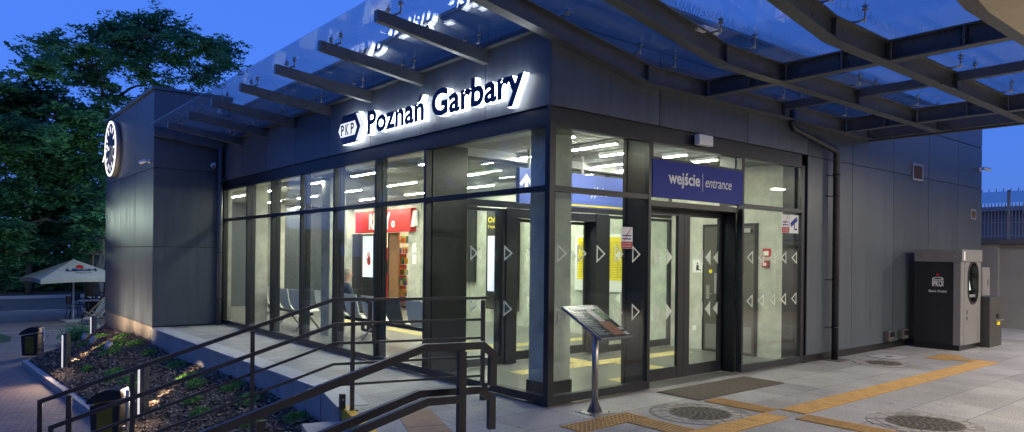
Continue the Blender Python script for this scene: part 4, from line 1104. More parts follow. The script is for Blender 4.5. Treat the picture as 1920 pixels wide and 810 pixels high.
g = MB(); g.box(5.55, BX, 8.95, 9.24, 1.0, 3.0); g.box(5.55, BX, 10.6, 10.8, 1.0, 3.0); g.box(5.55, BX, 9.24, 10.6, 2.9, 3.0); g.build('frame', 'frame', t)
g = MB(); g.box(5.56, BX, 9.76, 10.6, 2.05, 2.9); g.build('sign_panel', 'blue', t)
g = MB(); g.box(5.6, BX, 9.76, 10.6, 1.0, 2.04); g.build('pane', 'doorgrey', t); g = MB(); g.box(5.25, BX, 9.3, 10.8, .84, .98); g.build('counter', 'atmgrey', t)
g = MB(); g.box(5.59, 5.599, 9.8, 10.02, 1.12, 1.7); g.build('notice', 'white', t)
# doors on the back wall
t = thing('toilet_door', 'dark grey toilet door with metal kick plate in the concrete lobby wall', 'door')
g = MB(); g.box(BX - .03, BX, .86, 1.97, .0, 2.3); g.build('frame', 'frame', t)
g = MB(); g.box(BX - .045, BX - .031, .91, 1.92, .02, 2.25); dl = g.build('leaf', 'doorgrey', t)
g = MB(); g.box(BX - .048, BX - .0455, .95, 1.88, .06, .5); g.build('kick_plate', 'atmgrey', dl)
g = MB(); g.tube([(BX - .05, 1.84, 1.05), (BX - .1, 1.84, 1.05), (BX - .1, 1.72, 1.05)], .011, 8); g.box(BX - .055, BX - .046, 1.8, 1.87, .95, 1.2); g.build('handle', 'stainless', dl)
g = MB(); g.box(BX - .1, BX - .046, .95, 1.25, 2.14, 2.21); g.build('door_closer', 'stainless', dl)
g = MB(); g.box(BX - .05, BX - .0455, 1.1, 1.7, 1.05, 1.42); sp = g.build('sign_plate', 'galv', dl)
place_text('lettering', 'TOALETY', 'black', sp, (BX - .0502, 1.65, 1.28), 'L', width=.5, cap=.07, depth=.001)
place_text('lettering', 'TOILETS', 'black', sp, (BX - .0502, 1.65, 1.14), 'L', width=.5, cap=.07, depth=.001)
g = MB(); g.tube([(BX - .051, 1.78, 1.45), (BX - .046, 1.78, 1.45)], .035, 16); g.build('lock_disc', 'yellow', dl)
def plate(label, y0, y1, z0, z1, m, name, extra=None):
    t = thing(name, label, 'notice'); g = MB(); g.box(BX - .012, BX, y0, y1, z0, z1); g.build('plate', m, t)
    if extra: extra(t)
    return t
def px_(t):
    g = MB(); x = BX - .0135; y, z = 2.09, 1.49
    g.ball((x + .002, y, z + .1), .017, 1); g.prism([(x, y + .02, z + .08), (x, y - .03, z + .06), (x, y - .02, z - .03), (x, y + .035, z - .03)], (.001, 0, 0)); g.prism([(x, y - .02, z - .0), (x, y - .08, z - .02), (x, y - .08, z - .035), (x, y - .02, z - .02)], (.001, 0, 0)); g.build('pictogram', 'black', t)
plate('white toilet pictogram plate on the lobby wall between door leaves', 1.99, 2.2, 1.42, 1.66, 'white', 'pictogram_plate', px_)
plate('white light switch plate low on the concrete lobby wall', 2.1, 2.19, .35, .44, 'white', 'switch_plate')
def fr_(t):
    g = MB(); g.box(BX - .014, BX - .0125, .66, .74, 1.745, 1.82); g.build('pictogram', 'white', t)
plate('red fire alarm sign above the red call point right of the toilet door', .62, .77, 1.72, 1.86, 'red', 'fire_sign', fr_)
t = thing('fire_call_point', 'small red fire alarm call point box under the red fire sign', 'alarm'); g = MB(); g.box(BX - .07, BX, .64, .75, 1.54, 1.66, .008); g.build('box', 'red', t); g = MB(); g.box(BX - .074, BX - .0705, .665, .725, 1.57, 1.62); g.build('button', 'white', t)
# kiosk
K = thing('kiosk', 'red fronted kiosk with lit shelves and a blue advert screen deep in the hall', 'kiosk')
g = MB(); g.box(5.38, 5.64, 11.8, 15.25, 2.37, 3.05); g.build('fascia', 'red', K)
place_text('lettering', 'RELAY', 'white', K, (5.38, 14.3, 2.48), 'L', width=1.32, cap=.46, depth=.01, bold=.03)
g = MB(); disc_ = [(5.372, 12.8 + .1 * math.cos(a), 2.6 + .1 * math.sin(a)) for a in [2 * math.pi * k / 20 for k in range(20)]]; d2 = [(5.372, 12.8 + .05 * math.cos(a), 2.6 + .05 * math.sin(a)) for a in [2 * math.pi * k / 20 for k in range(20)]]
for k in range(20): g.prism([disc_[k], disc_[(k + 1) % 20], d2[(k + 1) % 20], d2[k]], (.006, 0, 0))
g.build('mark', 'white', K)
g = MB(); g.box(5.6, 7.6, 12.05, 12.2, 0, 3.0); g.box(5.6, 7.6, 15.88, 16, 0, 3.0); g.box(7.5, 7.6, 12.2, 15.88, 0, 3); g.box(5.66, 7.5, 12.2, 15.88, 2.9, 3.0); g.build('wall', 'plaster', K)
g = MB(); g.box(5.6, 5.66, 15.3, 15.88, 0, 2.36); g.box(5.6, 5.66, 14.3, 14.42, 0, 2.36); g.box(5.6, 5.66, 13.42, 13.5, 0, 2.36); g.build('frame', 'black', K)
g = MB(); g.box(5.6, 5.66, 12.88, 13.41, 0, 2.36); g.build('door', 'brown', K)
g = MB(); g.box(5.61, 5.66, 14.42, 15.2, .2, 2.34); ad = g.build('advert_case', 'black', K); g = MB(); g.box(5.602, 5.609, 14.46, 15.14, .95, 2.28); g.build('advert_screen', 'adscreen', ad)
g = MB(); hx, hy, hz = 5.5995, 14.72, 1.45                                   # red hand on the screen
g.tube([(hx, hy, hz), (hx + .002, hy, hz)], .12, 18)
for a, l in ((-38, .2), (-14, .3), (4, .33), (22, .3), (58, .22)):
    d = Vector((0, math.sin(R(a)), math.cos(R(a)))); n_ = Vector((0, d.z, -d.y)) * .024; b0 = Vector((hx, hy, hz)) + d * .06; b1 = Vector((hx, hy, hz)) + d * l
    g.prism([b0 - n_, b0 + n_, b1 + n_ * .8, b1 - n_ * .8], (.002, 0, 0))
g.build('advert_hand', 'red', ad)
g = MB(); g.box(5.7, 6.3, 13.55, 14.25, .2, 1.9); vm = g.build('vending_front', 'red', K)
g = MB(); g.box(5.69, 5.699, 13.65, 14.15, 1.1, 1.5); g.build('vending_screen', 'black', vm)
g = MB(); g.box(6.4, 7.4, 12.25, 15.8, .04, .3)
for k in range(6): g.box(6.0, 6.45, 12.95, 13.75, .38 + k * .33, .40 + k * .33)
g.build('shelf', 'white', K)
g = MB(); g.box(5.8, 7.2, 12.5, 15.4, 2.86, 2.895); g.build('kiosk_lamp', 'kiosklight', K)
g = MB(); g.box(5.66, 7.5, 12.2, 15.88, -.002, .006); g.build('kiosk_floor', 'tile', K)
pk = []
for i, c_ in enumerate([(.7, .1, .05), (.1, .35, .1), (.8, .6, .1), (.85, .8, .6), (.05, .15, .5), (.7, .3, .1)]): pk.append(mat('packet_colour_%s' % 'abcdef'[i], c_, .4))
protos = []
for m_ in pk:
    g = MB(); g.box(-.05, .05, -.042, .042, 0, .2, .008); protos.append(g.bm.copy()); g.bm.free()
meshes = []
for bm_, m_ in zip(protos, pk):
    me = bpy.data.meshes.new('packet'); bm_.to_mesh(me); bm_.free(); me.materials.append(m_); meshes.append(me)
for k in range(6):
    for q in range(8):
        o = bpy.data.objects.new('packet', random.choice(meshes)); COL.objects.link(o); o.location = (6.06 + random.uniform(0, .03), 13.02 + q * .09, .401 + k * .33); o.scale.z = random.uniform(.6, 1.2)
        tag(o, 'small coloured packet standing on the lit kiosk shelves behind the glass', 'packet', 'packets on the kiosk shelves')
plate('small white notice with black mark on the concrete pier beside the kiosk', 11.75, 11.95, 1.75, 2.02, 'white', 'wall_notice').location.x = -.1
plate('lower of two small white notices on the pier beside the kiosk', 11.75, 11.95, 1.42, 1.69, 'white', 'wall_notice').location.x = -.1
plate('framed white notice on the back wall of the hall beyond the seated person', 16.35, 16.95, 1.2, 2.1, 'white', 'wall_notice')
t = thing('loudspeaker', 'white loudspeaker tilted on the pier at the right of the red kiosk front', 'loudspeaker', (5.5, 11.72, 2.75)); g = MB(); g.prism([(-.12, -.1, -.25), (0, -.1, -.22), (0, -.1, .2), (-.06, -.1, .22)], (0, .22, 0)); g.build('case', 'white', t); g = MB(); g.box(0, .045, -.03, .03, -.05, .05); g.build('bracket', 'black', t)

t = thing('fire_bell', 'round red fire alarm bell beside the loudspeaker above the kiosk', 'alarm bell', (5.648, 11.95, 2.95)); g = MB(); g.tube([(0, 0, 0), (-.03, 0, 0), (-.08, 0, 0)], [.11, .11, .08], 20); g.build('bell', 'red', t); g = MB(); g.tube([(-.081, 0, 0), (-.1, 0, 0)], .03, 12); g.build('cap', 'white', t)
# seats ----------------------------------------------------------
def seat_row(label, x, ys, dark=()):
    t = thing('bench_seat_row', label, 'seat row', (x, 0, 0))
    y0, y1 = min(ys) - .25, max(ys) + .25
    g = MB(); g.box(.12, .2, y0, y1, .34, .40); g.build('beam', 'black', t)
    for y in (y0 + .15, (y0 + y1) / 2, y1 - .15):
        g = MB()
        g.tube([(.15, y, .34), (-.14, y, .01)], .02, 6); g.tube([(.16, y, .34), (.42, y, .01)], .02, 6); g.tube([(-.2, y, .01), (-.08, y, .01)], .022, 6); g.tube([(.36, y, .01), (.48, y, .01)], .022, 6); g.build('leg', 'stainless', t)
    for i, y in enumerate(ys):
        pr_ = [(.50, .43), (.44, .455), (.1, .43), (-.0, .45), (-.055, .52), (-.10, .72), (-.13, .90)]
        g = MB(); w2 = .27
        up_ = [(a, y - w2, b) for a, b in pr_]; lo_ = [(a - (.0 if b < .5 else .018), y - w2, b - (.018 if b < .5 else 0)) for a, b in pr_][::-1]
        g.prism(up_ + lo_, (0, 2 * w2, 0)); es = [e for e in g.bm.edges if abs((e.verts[0].co - e.verts[1].co).y) < .001 and e.calc_length() < .03]
        g.build('seat_shell', 'seatdark' if i in dark else 'seatwhite', t)
    return t
seat_row('far row of white waiting seats by the concrete column at the left of the hall', .95, [11.05, 10.4, 9.75, 9.1])
seat_row('near row of white waiting seats with one dark shell and a person sitting on it', 1.25, [8.45, 7.75, 7.05, 6.3, 5.4, 4.65], (4,))
# seated person (back to the glazing)
PS = thing('person', 'person with grey hair and navy jacket sitting on the waiting seats, seen from behind', 'person', (1.25, 7.75, 0))
def skin_obj(name, verts, edges, radii, m, parent, sub=2, mats=None):
    me = bpy.data.meshes.new(name); me.from_pydata(verts, edges, []); o = bpy.data.objects.new(name, me); COL.objects.link(o)
    md = o.modifiers.new('skin', 'SKIN'); me.skin_vertices[0].data
    for i, r in enumerate(radii): me.skin_vertices[0].data[i].radius = (r if isinstance(r, tuple) else (r, r))
    me.skin_vertices[0].data[0].use_root = True
    s = o.modifiers.new('sub', 'SUBSURF'); s.levels = sub; s.render_levels = sub
    dg = bpy.context.evaluated_depsgraph_get(); m2 = bpy.data.meshes.new_from_object(o.evaluated_get(dg)); bpy.data.objects.remove(o)
    m2.name = name; m2.materials.clear()
    for q in (m if isinstance(m, list) else [m]): m2.materials.append(M[q])
    for p in m2.polygons: p.use_smooth = True
    o = bpy.data.objects.new(name, m2); COL.objects.link(o); o.parent = parent
    return o
V_ = [(.12, 0, .52), (.08, 0, .68), (.07, 0, .86), (.09, 0, 1.01), (.12, 0, 1.09), (.15, 0, 1.17), (.17, 0, 1.27), (.16, 0, 1.34)]
r_ = [(.17, .14), (.16, .12), (.18, .12), (.15, .1), (.06, .06), (.055, .06), (.085, .098), (.065, .075)]
E_ = [(i, i + 1) for i in range(7)]
for s in (-1, 1):
    k = len(V_)
    V_ += [(.2, .1 * s, .53), (.58, .13 * s, .54), (.60, .13 * s, .30), (.58, .13 * s, .08), (.72, .15 * s, .045)]; r_ += [.09, .07, .055, .042, .04]
    E_ += [(0, k), (k, k + 1), (k + 1, k + 2), (k + 2, k + 3), (k + 3, k + 4)]
    k = len(V_)
    V_ += [(.09, .21 * s, 1.0), (.14, .27 * s, .78), (.36, .2 * s, .66), (.44, .17 * s, .645)]; r_ += [.07, .055, .04, .034]
    E_ += [(3, k), (k, k + 1), (k + 1, k + 2), (k + 2, k + 3)]
    k0 = k + 3
    for f in range(4):
        k = len(V_); yy = (.17 + (f - 1.5) * .022) * s
        V_ += [(.5, yy, .64), (.535, yy, .625)]; r_ += [.010, .008]; E_ += [(k0, k), (k, k + 1)]
    k = len(V_); V_ += [(.47, .13 * s, .66), (.49, .118 * s, .65)]; r_ += [.011, .009]; E_ += [(k0, k), (k, k + 1)]
bo_ = skin_obj('body', V_, E_, r_, ['jacket', 'trousers', 'skin', 'rubber'], PS)
for p in bo_.data.polygons:
    cz = p.center
    p.material_index = 2 if cz.z > 1.1 or (cz.x > .4 and cz.z > .6 and abs(cz.y) < .23 and cz.z > .615 and cz.x > .42) else (3 if cz.z < .1 else (1 if (cz.z < .62 and cz.x > .1) or cz.z < .55 else 0))
g = MB(); g.ball((.145, 0, 1.285), .096, 3, (1, .86, 1.12))
for v in list(g.bm.verts):
    if v.co.x > .2 or v.co.z < 1.24: g.bm.verts.remove(v)
g.build('hair', 'hair', PS)
for s in (-1, 1):
    g = MB(); g.ball((.17, .083 * s, 1.26), .022, 1, (.6, .4, 1.2)); g.build('ear', 'skin', PS)
g = MB(); g.ball((.255, 0, 1.255), .016, 1, (1.2, .7, 1.4)); g.build('nose', 'skin', PS)
for s in (-1, 1):
    g = MB(); g.ball((.246, .032 * s, 1.285), .009, 1); g.build('eye', 'black', PS)
g = MB(); g.box(.243, .25, -.022, .022, 1.212, 1.219); g.build('mouth', 'red', PS)

# ------------------------------------------------------------------ planting-bed lights, bins
def bollard(label, x, y, zg, rz, p=1.):
    t = thing('bollard_light', label, 'bollard light', (x, y, zg), rz)
    g = MB(); g.box(-.085, .085, -.05, .05, -.1, .80, .004); g.build('post', 'steel', t)
    g = MB(); g.box(-.09, -.0855, .012, .042, .03, .77); g.build('light_strip', 'bollight', t)
    g = MB(); g.box(.0855, .089, -.02, .02, .03, .4); g.build('light_strip', 'bollight', t)
    area('bollard_glow', (-.1, 0, .5), .05, 5 * p, (1., .72, .52), (0, R(72), 0), t, sy=.5, spread=R(85))
    for q, (dx, dz, pw) in enumerate(((.45, .02, 5), (.95, .16, 9), (1.6, .36, 16))):
        spot('bollard_beam', (.1, 0, .46), (dx, 0, dz), 16 * pw * p, (1., .76, .5), (26, 18, 12)[q], .7, .02, t)
    return t
bollard('slim bollard light with bright slot at the far front corner of the planting bed', -3.10, 11.62, -.84, R(54))
bollard('slim bollard light rising behind the nearer black bin beside the handrail', -2.84, 5.85, -.80, R(54))
bollard('slim bollard light partly hidden by the far end of the concrete plinth', -1.72, 17.3, -.95, R(54), .7)
def spotlight(label, x, y, tx, ty, tz, pw):
    z = bed_z(x, y); t = thing('garden_spotlight', label, 'spotlight', (x, y, z))
    g = MB(); g.tube([(0, 0, -.05), (0, 0, .1)], .02, 8); g.build('spike', 'galv', t)
    d = (Vector((tx, ty, tz)) - Vector((x, y, z + .15))).normalized(); p = Vector((0, 0, .14))
    g = MB(); g.tube([p - d * .1, p + d * .11], [.062, .066], 16); g.build('head', 'galv', t)
    g = MB(); g.tube([p + d * .111, p + d * .114], .055, 16); g.build('lens', 'bollight', t)
    l = spot('spotlight_beam', p + d * .13, p + d * 2, pw * 1.9, (1., .77, .52), 150, 1., .25, t)
spotlight('small white garden spotlight farthest along the mulch bed', -2.42, 14.0, -1.5, 14.9, 1.2, 60)
spotlight('small white garden spotlight in the middle of the three on the mulch', -2.42, 12.9, -1.5, 13.3, 1., 60)
spotlight('small white garden spotlight nearest the camera of the three on the mulch', -2.33, 11.6, -1.5, 12.0, .9, 55)
def waste(label, x, y, z, rz):
    t = thing('litter_bin', label, 'bin', (x, y, z), rz)
    prof_ = [(-.17, .06), (.17, .06), (.19, .62), (-.20, .56)]
    g = MB(); g.prism([(a, -.15, b) for a, b in prof_], (0, .30, 0)); es = g.bm.edges[:]; bmesh.ops.bevel(g.bm, geom=es, offset=.012, segments=2, affect='EDGES'); g.build('body', 'bin', t)
    g = MB(); g.prism([(a, -.156, b) for a, b in ((-.24, .575), (.21, .645), (.20, .76), (.02, .775), (-.12, .72), (-.25, .615))], (0, .312, 0)); bmesh.ops.bevel(g.bm, geom=g.bm.edges[:], offset=.01, segments=2, affect='EDGES'); g.build('hood', 'bin', t)
    g = MB(); g.box(-.10, .10, -.156, -.151, .12, .54); g.build('liner', 'bag', t); g = MB(); g.box(-.2, -.14, -.11, .11, .5, .545); g.build('liner', 'bag', t)
    g = MB(); g.tube([(.245, 0, -.02), (.245, 0, .74)], .028, 10); 
    for zz in (.2, .6): g.box(.185, .25, -.03, .03, zz, zz + .035)
    g.build('post', 'galv', t)
waste('black plastic litter bin with hood and yellow liner standing alone on the pavement', -3.32, 15.6, ST, R(-30))
waste('black hooded litter bin with yellow liner behind the sloping handrails', -3.36, 5.45, ST, R(-30))
t = thing('low_shrub', 'low dark green shrub at the far corner of the building plinth', 'shrub', (-1.9, 18.0, ST)); nn = 1500; pp = rng.normal(size=(nn, 3)) * np.array([.22, .22, .13]) + np.array([0, 0, .25])
uu = rand_dirs(nn); vv = np.cross(uu, rand_dirs(nn)); quads_obj('foliage', pp, uu * .04, vv * .022, 'leaf', t)
g = MB(); g.tube([(0, 0, 0), (0, 0, .3)], .03, 6); g.build('stem', 'bark', t)

# ------------------------------------------------------------------ cafe corner across the pavement
U = thing('parasol', 'large pale beer parasol with dark LECH lettering on its canvas', 'parasol', (-1.115, 25.55, ST), R(8))
hw = 1.42; zt, ze, zv = 2.38, 1.66, 1.52
g = MB(); ap = g.bm.verts.new((0, 0, zt)); rs = []
for k in range(4):
    cs = [(-hw, -hw), (hw, -hw), (hw, hw), (-hw, hw)]
    a, b = cs[k], cs[(k + 1) % 4]
    for q in range(6): f_ = q / 6; sag = .05 * math.sin(math.pi * f_); rs.append((a[0] + (b[0] - a[0]) * f_, a[1] + (b[1] - a[1]) * f_, ze + sag))
top = [g.bm.verts.new(p) for p in rs]; bot = [g.bm.verts.new((p[0], p[1], p[2] - .15)) for p in rs]; nv_ = len(rs)
for k in range(nv_):
    j = (k + 1) % nv_; g.bm.faces.new((ap, top[k], top[j])); g.bm.faces.new((top[k], bot[k], bot[j], top[j]))
cv = g.build('canopy', 'canvas', U); sm = cv.modifiers.new('thickness', 'SOLIDIFY'); sm.thickness = .006
g = MB(); g.tube([(0, 0, .03), (0, 0, zt)], .03, 12); g.build('pole', 'white', U); g = MB(); g.box(-.35, .35, -.35, .35, 0, .07, .01); g.build('base', 'kerb', U)
sl_ = math.atan2(zt - ze, hw); rmu = Matrix.Rotation(sl_, 3, 'X')
o = place_text('lettering', 'LECH', 'navy', U, (-.48, -hw * .66 - .02, ze + (zt - ze) * .34 + .055), 'R', width=1.0, cap=.16, depth=.004, bold=.03, rot=rmu)
g = MB(); g.tube([rmu @ Vector((0, .0, -.003)), rmu @ Vector((0, .0, .002))], .13, 16); o = g.build('emblem', 'red', U, loc=(.02, -hw * .66 + .28, ze + (zt - ze) * .34 + .2)); o.scale = (1, .6, 1)
place_text('lettering', 'PREMIUM', 'leafdark', U, (-.22, -hw * .78 - .02, ze + (zt - ze) * .22 + .06), 'R', width=.5, cap=.06, depth=.004, rot=rmu).name = 'small_lettering'
def cafe_chair():
    t = thing('cafe_chair', 'dark cafe chair at the small tables under the parasol', 'chair', group='cafe chairs under the parasol')
    g = MB(); g.box(-.21, .21, -.21, .21, .43, .46); g.build('seat', 'bin', t)
    g = MB(); g.box(-.21, .21, .19, .21, .6, .92); g.tube([(-.19, .2, .45), (-.19, .22, .92)], .014, 5); g.tube([(.19, .2, .45), (.19, .22, .92)], .014, 5); g.build('backrest', 'bin', t)
    for sx in (-1, 1):
        for sy_ in (-1, 1): g = MB(); g.tube([(.18 * sx, .18 * sy_, .43), (.21 * sx, .22 * sy_, 0)], .014, 5); g.build('leg', 'bin', t)
    return t
def cafe_table(x, y):
    t = thing('cafe_table', 'small pale topped cafe table under the parasol', 'table', (x, y, ST), group='cafe tables under the parasol')
    g = MB(); g.box(-.35, .35, -.35, .35, .72, .75); g.build('tabletop', 'seatwhite', t); g = MB(); g.tube([(0, 0, 0), (0, 0, .72)], .03, 8); g.build('leg', 'bin', t)
ch0 = cafe_chair()
for i, (x, y, a) in enumerate([(-.95, 26.6, 100), (-.3, 27.2, 250), (.2, 26.4, 95), (.75, 26.0, 200), (-.5, 28.6, 30), (.6, 28.2, 10)]):
    o = ch0 if i == 0 else copy_tree(ch0); o.location = (x, y, ST); o.rotation_euler.z = R(a)
cafe_table(-.45, 26.5); cafe_table(.55, 26.9); cafe_table(.2, 28.6)
t = thing('deck_chair', 'weathered wooden folding deck chair in front of the cafe tables', 'deck chair', (-.55, 24.1, ST), R(-65))
for s in (-.27, .27):
    g = MB(); g.bar([(s, -.5, .05), (s, .45, .95)], .03, .05); g.build('frame', 'wood', t)
    g = MB(); g.bar([(s * .9, -.35, .5), (s * .9, .5, .02)], .03, .05); g.build('frame', 'wood', t)
g = MB(); g.prism([(-.25, -.42, .2), (-.25, .0, .32), (-.25, .42, .94), (-.25, .43, .92), (-.25, .01, .29), (-.25, -.41, .17)], (.5, 0, 0)); g.build('sling', 'canvas', t)
t = thing('framed_notice', 'brown framed notice board on a post under the trees', 'notice board', (-.25, 27.0, ST)); g = MB(); g.tube([(0, .05, 0), (0, .05, 3.0)], .04, 8); g.build('post', 'wood', t); g = MB(); g.box(-.4, .4, -.03, .0, 2.55, 3.2); g.build('frame', 'wood', t); g = MB(); g.box(-.34, .34, -.036, -.031, 2.61, 3.14); g.build('picture', 'atmdark', t)
t = thing('white_kiosk_building', 'pale low building glimpsed behind the parasol and tree trunks', 'building', (4.6, 46, ST))
g = MB(); g.box(-1.2, 8, 0, 6, 0, 5.4); g.build('wall', 'housewall', t); g = MB(); g.box(-1.4, 8.2, -.2, 6.2, 5.4, 5.7); g.build('roof', 'corr', t)
for x in (.2, 2.2, 4.2): g = MB(); g.box(x, x + 1, -.03, -.001, 1.2, 2.6); g.build('window', 'winlit', t)
def car(label, x, y, rz, paint):
    t = thing('parked_car', label, 'car', (x, y, ST), rz)
    pr_ = [(-2.1, .35), (2.1, .35), (2.15, .6), (2.0, .85), (1.1, .95), (.45, 1.4), (-1.0, 1.43), (-1.75, .98), (-2.12, .9), (-2.18, .6)]
    g = MB(); g.prism([(a, -.85, b) for a, b in pr_], (0, 1.7, 0)); bmesh.ops.bevel(g.bm, geom=g.bm.edges[:], offset=.06, segments=2, affect='EDGES'); g.build('body', paint, t)
    for s in (-1, 1):
        g = MB(); yy = .862 * s; g.prism([(a, yy, b) for a, b in ((-1.5, .99), (.85, .98), (.35, 1.33), (-.95, 1.35))], (0, .004 * s, 0)); g.build('window', 'winlit', t)
        for wx in (-1.3, 1.3):
            g = MB(); g.tube([(wx, .7 * s, .31), (wx, .88 * s, .31)], .31, 20); wh = g.build('wheel', 'rubber', t); g = MB(); g.tube([(wx, .881 * s, .31), (wx, .89 * s, .31)], .18, 14); g.build('rim', 'galv', wh)
        g = MB(); g.box(-2.2, -2.14, .55 * s - .13, .55 * s + .13, .7, .84); g.build('tail_light', 'tail', t)
        g = MB(); g.box(2.08, 2.15, .55 * s - .13, .55 * s + .13, .62, .74); g.build('headlight', 'white', t)
car('dark car at the left edge of the road with red tail lamp', -5.2, 37.5, R(95), 'atmdark')

# ------------------------------------------------------------------ unseen lamps added to brighten the trees and the pavement
def added_tree_lamp(label, x, y, pw):
    t = thing('added_tree_lamp', label, 'added lamp', (x, y, ST))
    g = MB(); g.tube([(0, 0, 0), (0, 0, 4.6), (.1, 0, 4.85), (.5, 0, 4.95)], [.07, .045, .04, .035], 10); g.build('pole', 'galv', t)
    g = MB(); g.box(.35, .95, -.12, .12, 4.92, 5.02, .02); h = g.build('lamp_head', 'galv', t)
    g = MB(); g.box(.42, .9, -.09, .09, 4.905, 4.919); g.build('diffuser', 'bollight', h)
    l = bpy.data.lights.new('added_tree_light', 'POINT'); l.energy = pw; l.color = (.8, 1., .82); l.shadow_soft_size = .2
    o = bpy.data.objects.new('added_tree_light', l); COL.objects.link(o); o.parent = t; o.location = (.65, 0, 4.7)
added_tree_lamp('unseen lamp post added behind the clock block to light the trees by the parasol', .8, 20.5, 330)
added_tree_lamp('unseen lamp post added at the roadside to light the trees across the road', -9.0, 40, 420)
# ------------------------------------------------------------------ trees
def bez(a, b, c_, n):
    return [a * (1 - t) ** 2 + b * 2 * t * (1 - t) + c_ * t * t for t in [k / n for k in range(n + 1)]]
def tree(name, label, base, fork, clumps, leaf, density=1., tr=.22, leafsize=.075, group=None):
    """trunk to a fork, curved limbs to every clump, twigs, and flat feathery sprays of small leaves"""
    t = thing(name, label, 'tree', base, group=group); B0 = Vector(base)
    g = MB(); F = Vector(fork) - B0
    g.tube(bez(Vector((0, 0, -.1)), Vector((F.x * .2, F.y * .2, F.z * .5)), F, 6), [tr * (1.15 - .4 * k / 6) for k in range(7)], 10)
    P = []; U_ = []; V_ = []
    heads = [F]
    for (cx, cy, cz, rx, ry, rz) in clumps:
        c_ = Vector((cx, cy, cz)) - B0; src = min(heads, key=lambda h: (h - c_).length + (0 if h is F else .6) + max(0, h.z - c_.z) * 1.5)
        mid = src.lerp(c_, .5) + Vector((random.uniform(-.4, .4), random.uniform(-.4, .4), random.uniform(.0, .7)))
        pth = bez(src, mid, c_, 7); r0 = tr * (.5 if src is F else .3)
        for k in range(1, 7): pth[k] += Vector((random.gauss(0, .06), random.gauss(0, .06), random.gauss(0, .06)))
        g.tube(pth, [r0 * (1 - .82 * k / 7) for k in range(8)], 6); heads.append(c_)
        ns = max(5, int(15 * density * (rx * ry * rz) ** .5))
        for s in range(ns):
            d = Vector((random.gauss(0, 1), random.gauss(0, 1), random.gauss(0, 1))).normalized() * random.uniform(.45, 1.0)
            tip = c_ + Vector((d.x * rx, d.y * ry, d.z * rz)); st_ = pth[random.choice((4, 5, 6, 7))]
            g.tube(bez(st_, st_.lerp(tip, .5) + Vector((0, 0, random.uniform(-.1, .25))), tip, 3), [.022, .016, .011, .005], 4, caps=False)
            out = Vector((d.x, d.y, d.z * .3 + random.uniform(-.15, .15))).normalized()
            nl = int(34 * density)
            side = out.cross(Vector((0, 0, 1))).normalized()
            ln = random.uniform(.5, .95)
            for q in range(nl):
                f_ = random.uniform(-.6, 1); w_ = random.gauss(0, .26) * (1.1 - abs(f_) * .5)
                P.append(tip + out * (f_ * ln) + side * w_ + Vector((0, 0, random.gauss(0, .055) - .1 * abs(f_) - w_ * w_ * .4)))
                a = random.uniform(0, 6.28); u = Vector((math.cos(a), math.sin(a), random.gauss(0, .35))).normalized(); n_ = Vector((random.gauss(0, .4), random.gauss(0, .4), 1)).normalized()
                v = n_.cross(u).normalized(); sz = leafsize * random.uniform(.6, 1.3); U_.append(u * sz); V_.append(v * sz * .45)
    g.build('trunk', 'bark', t)
    quads_obj('crown', np.array([p[:] for p in P]), np.array([p[:] for p in U_]), np.array([p[:] for p in V_]), leaf, t)
    return t
TA = [(-0.26, 28.69, 10.06, 0.93, 0.93, 0.61), (0.58, 30.22, 11.5, 0.93, 0.93, 0.61), (1.27, 29.35, 11.08, 0.93, 0.93, 0.6), (2.27, 30.52, 11.05, 0.97, 0.97, 0.64), (2.96, 30.63, 12.4, 0.99, 0.99, 0.64), (3.31, 27.83, 11.14, 0.82, 0.82, 0.54), (4.15, 27.57, 10.89, 0.83, 0.83, 0.54), (6.17, 31.69, 12.25, 0.82, 0.82, 0.54), (3.23, 28.8, 10.38, 0.67, 0.67, 0.44), (1.89, 28.67, 9.52, 0.7, 0.7, 0.46), (1.29, 32.48, 10.65, 0.89, 0.89, 0.58), (-0.18, 29.85, 9.16, 0.91, 0.91, 0.59), (5.71, 31.68, 10.88, 0.69, 0.69, 0.45), (5.81, 29.88, 11.07, 0.54, 0.54, 0.35), (-0.87, 30.7, 9.9, 0.8, 0.8, 0.53), (-1.73, 28.25, 10.01, 0.64, 0.64, 0.43), (1.84, 30.67, 12.12, 0.74, 0.74, 0.49), (1.31, 31.84, 8.89, 0.75, 0.75, 0.49), (4.64, 30.12, 10.01, 0.59, 0.59, 0.39), (3.12, 31.21, 9.7, 0.53, 0.53, 0.35)]
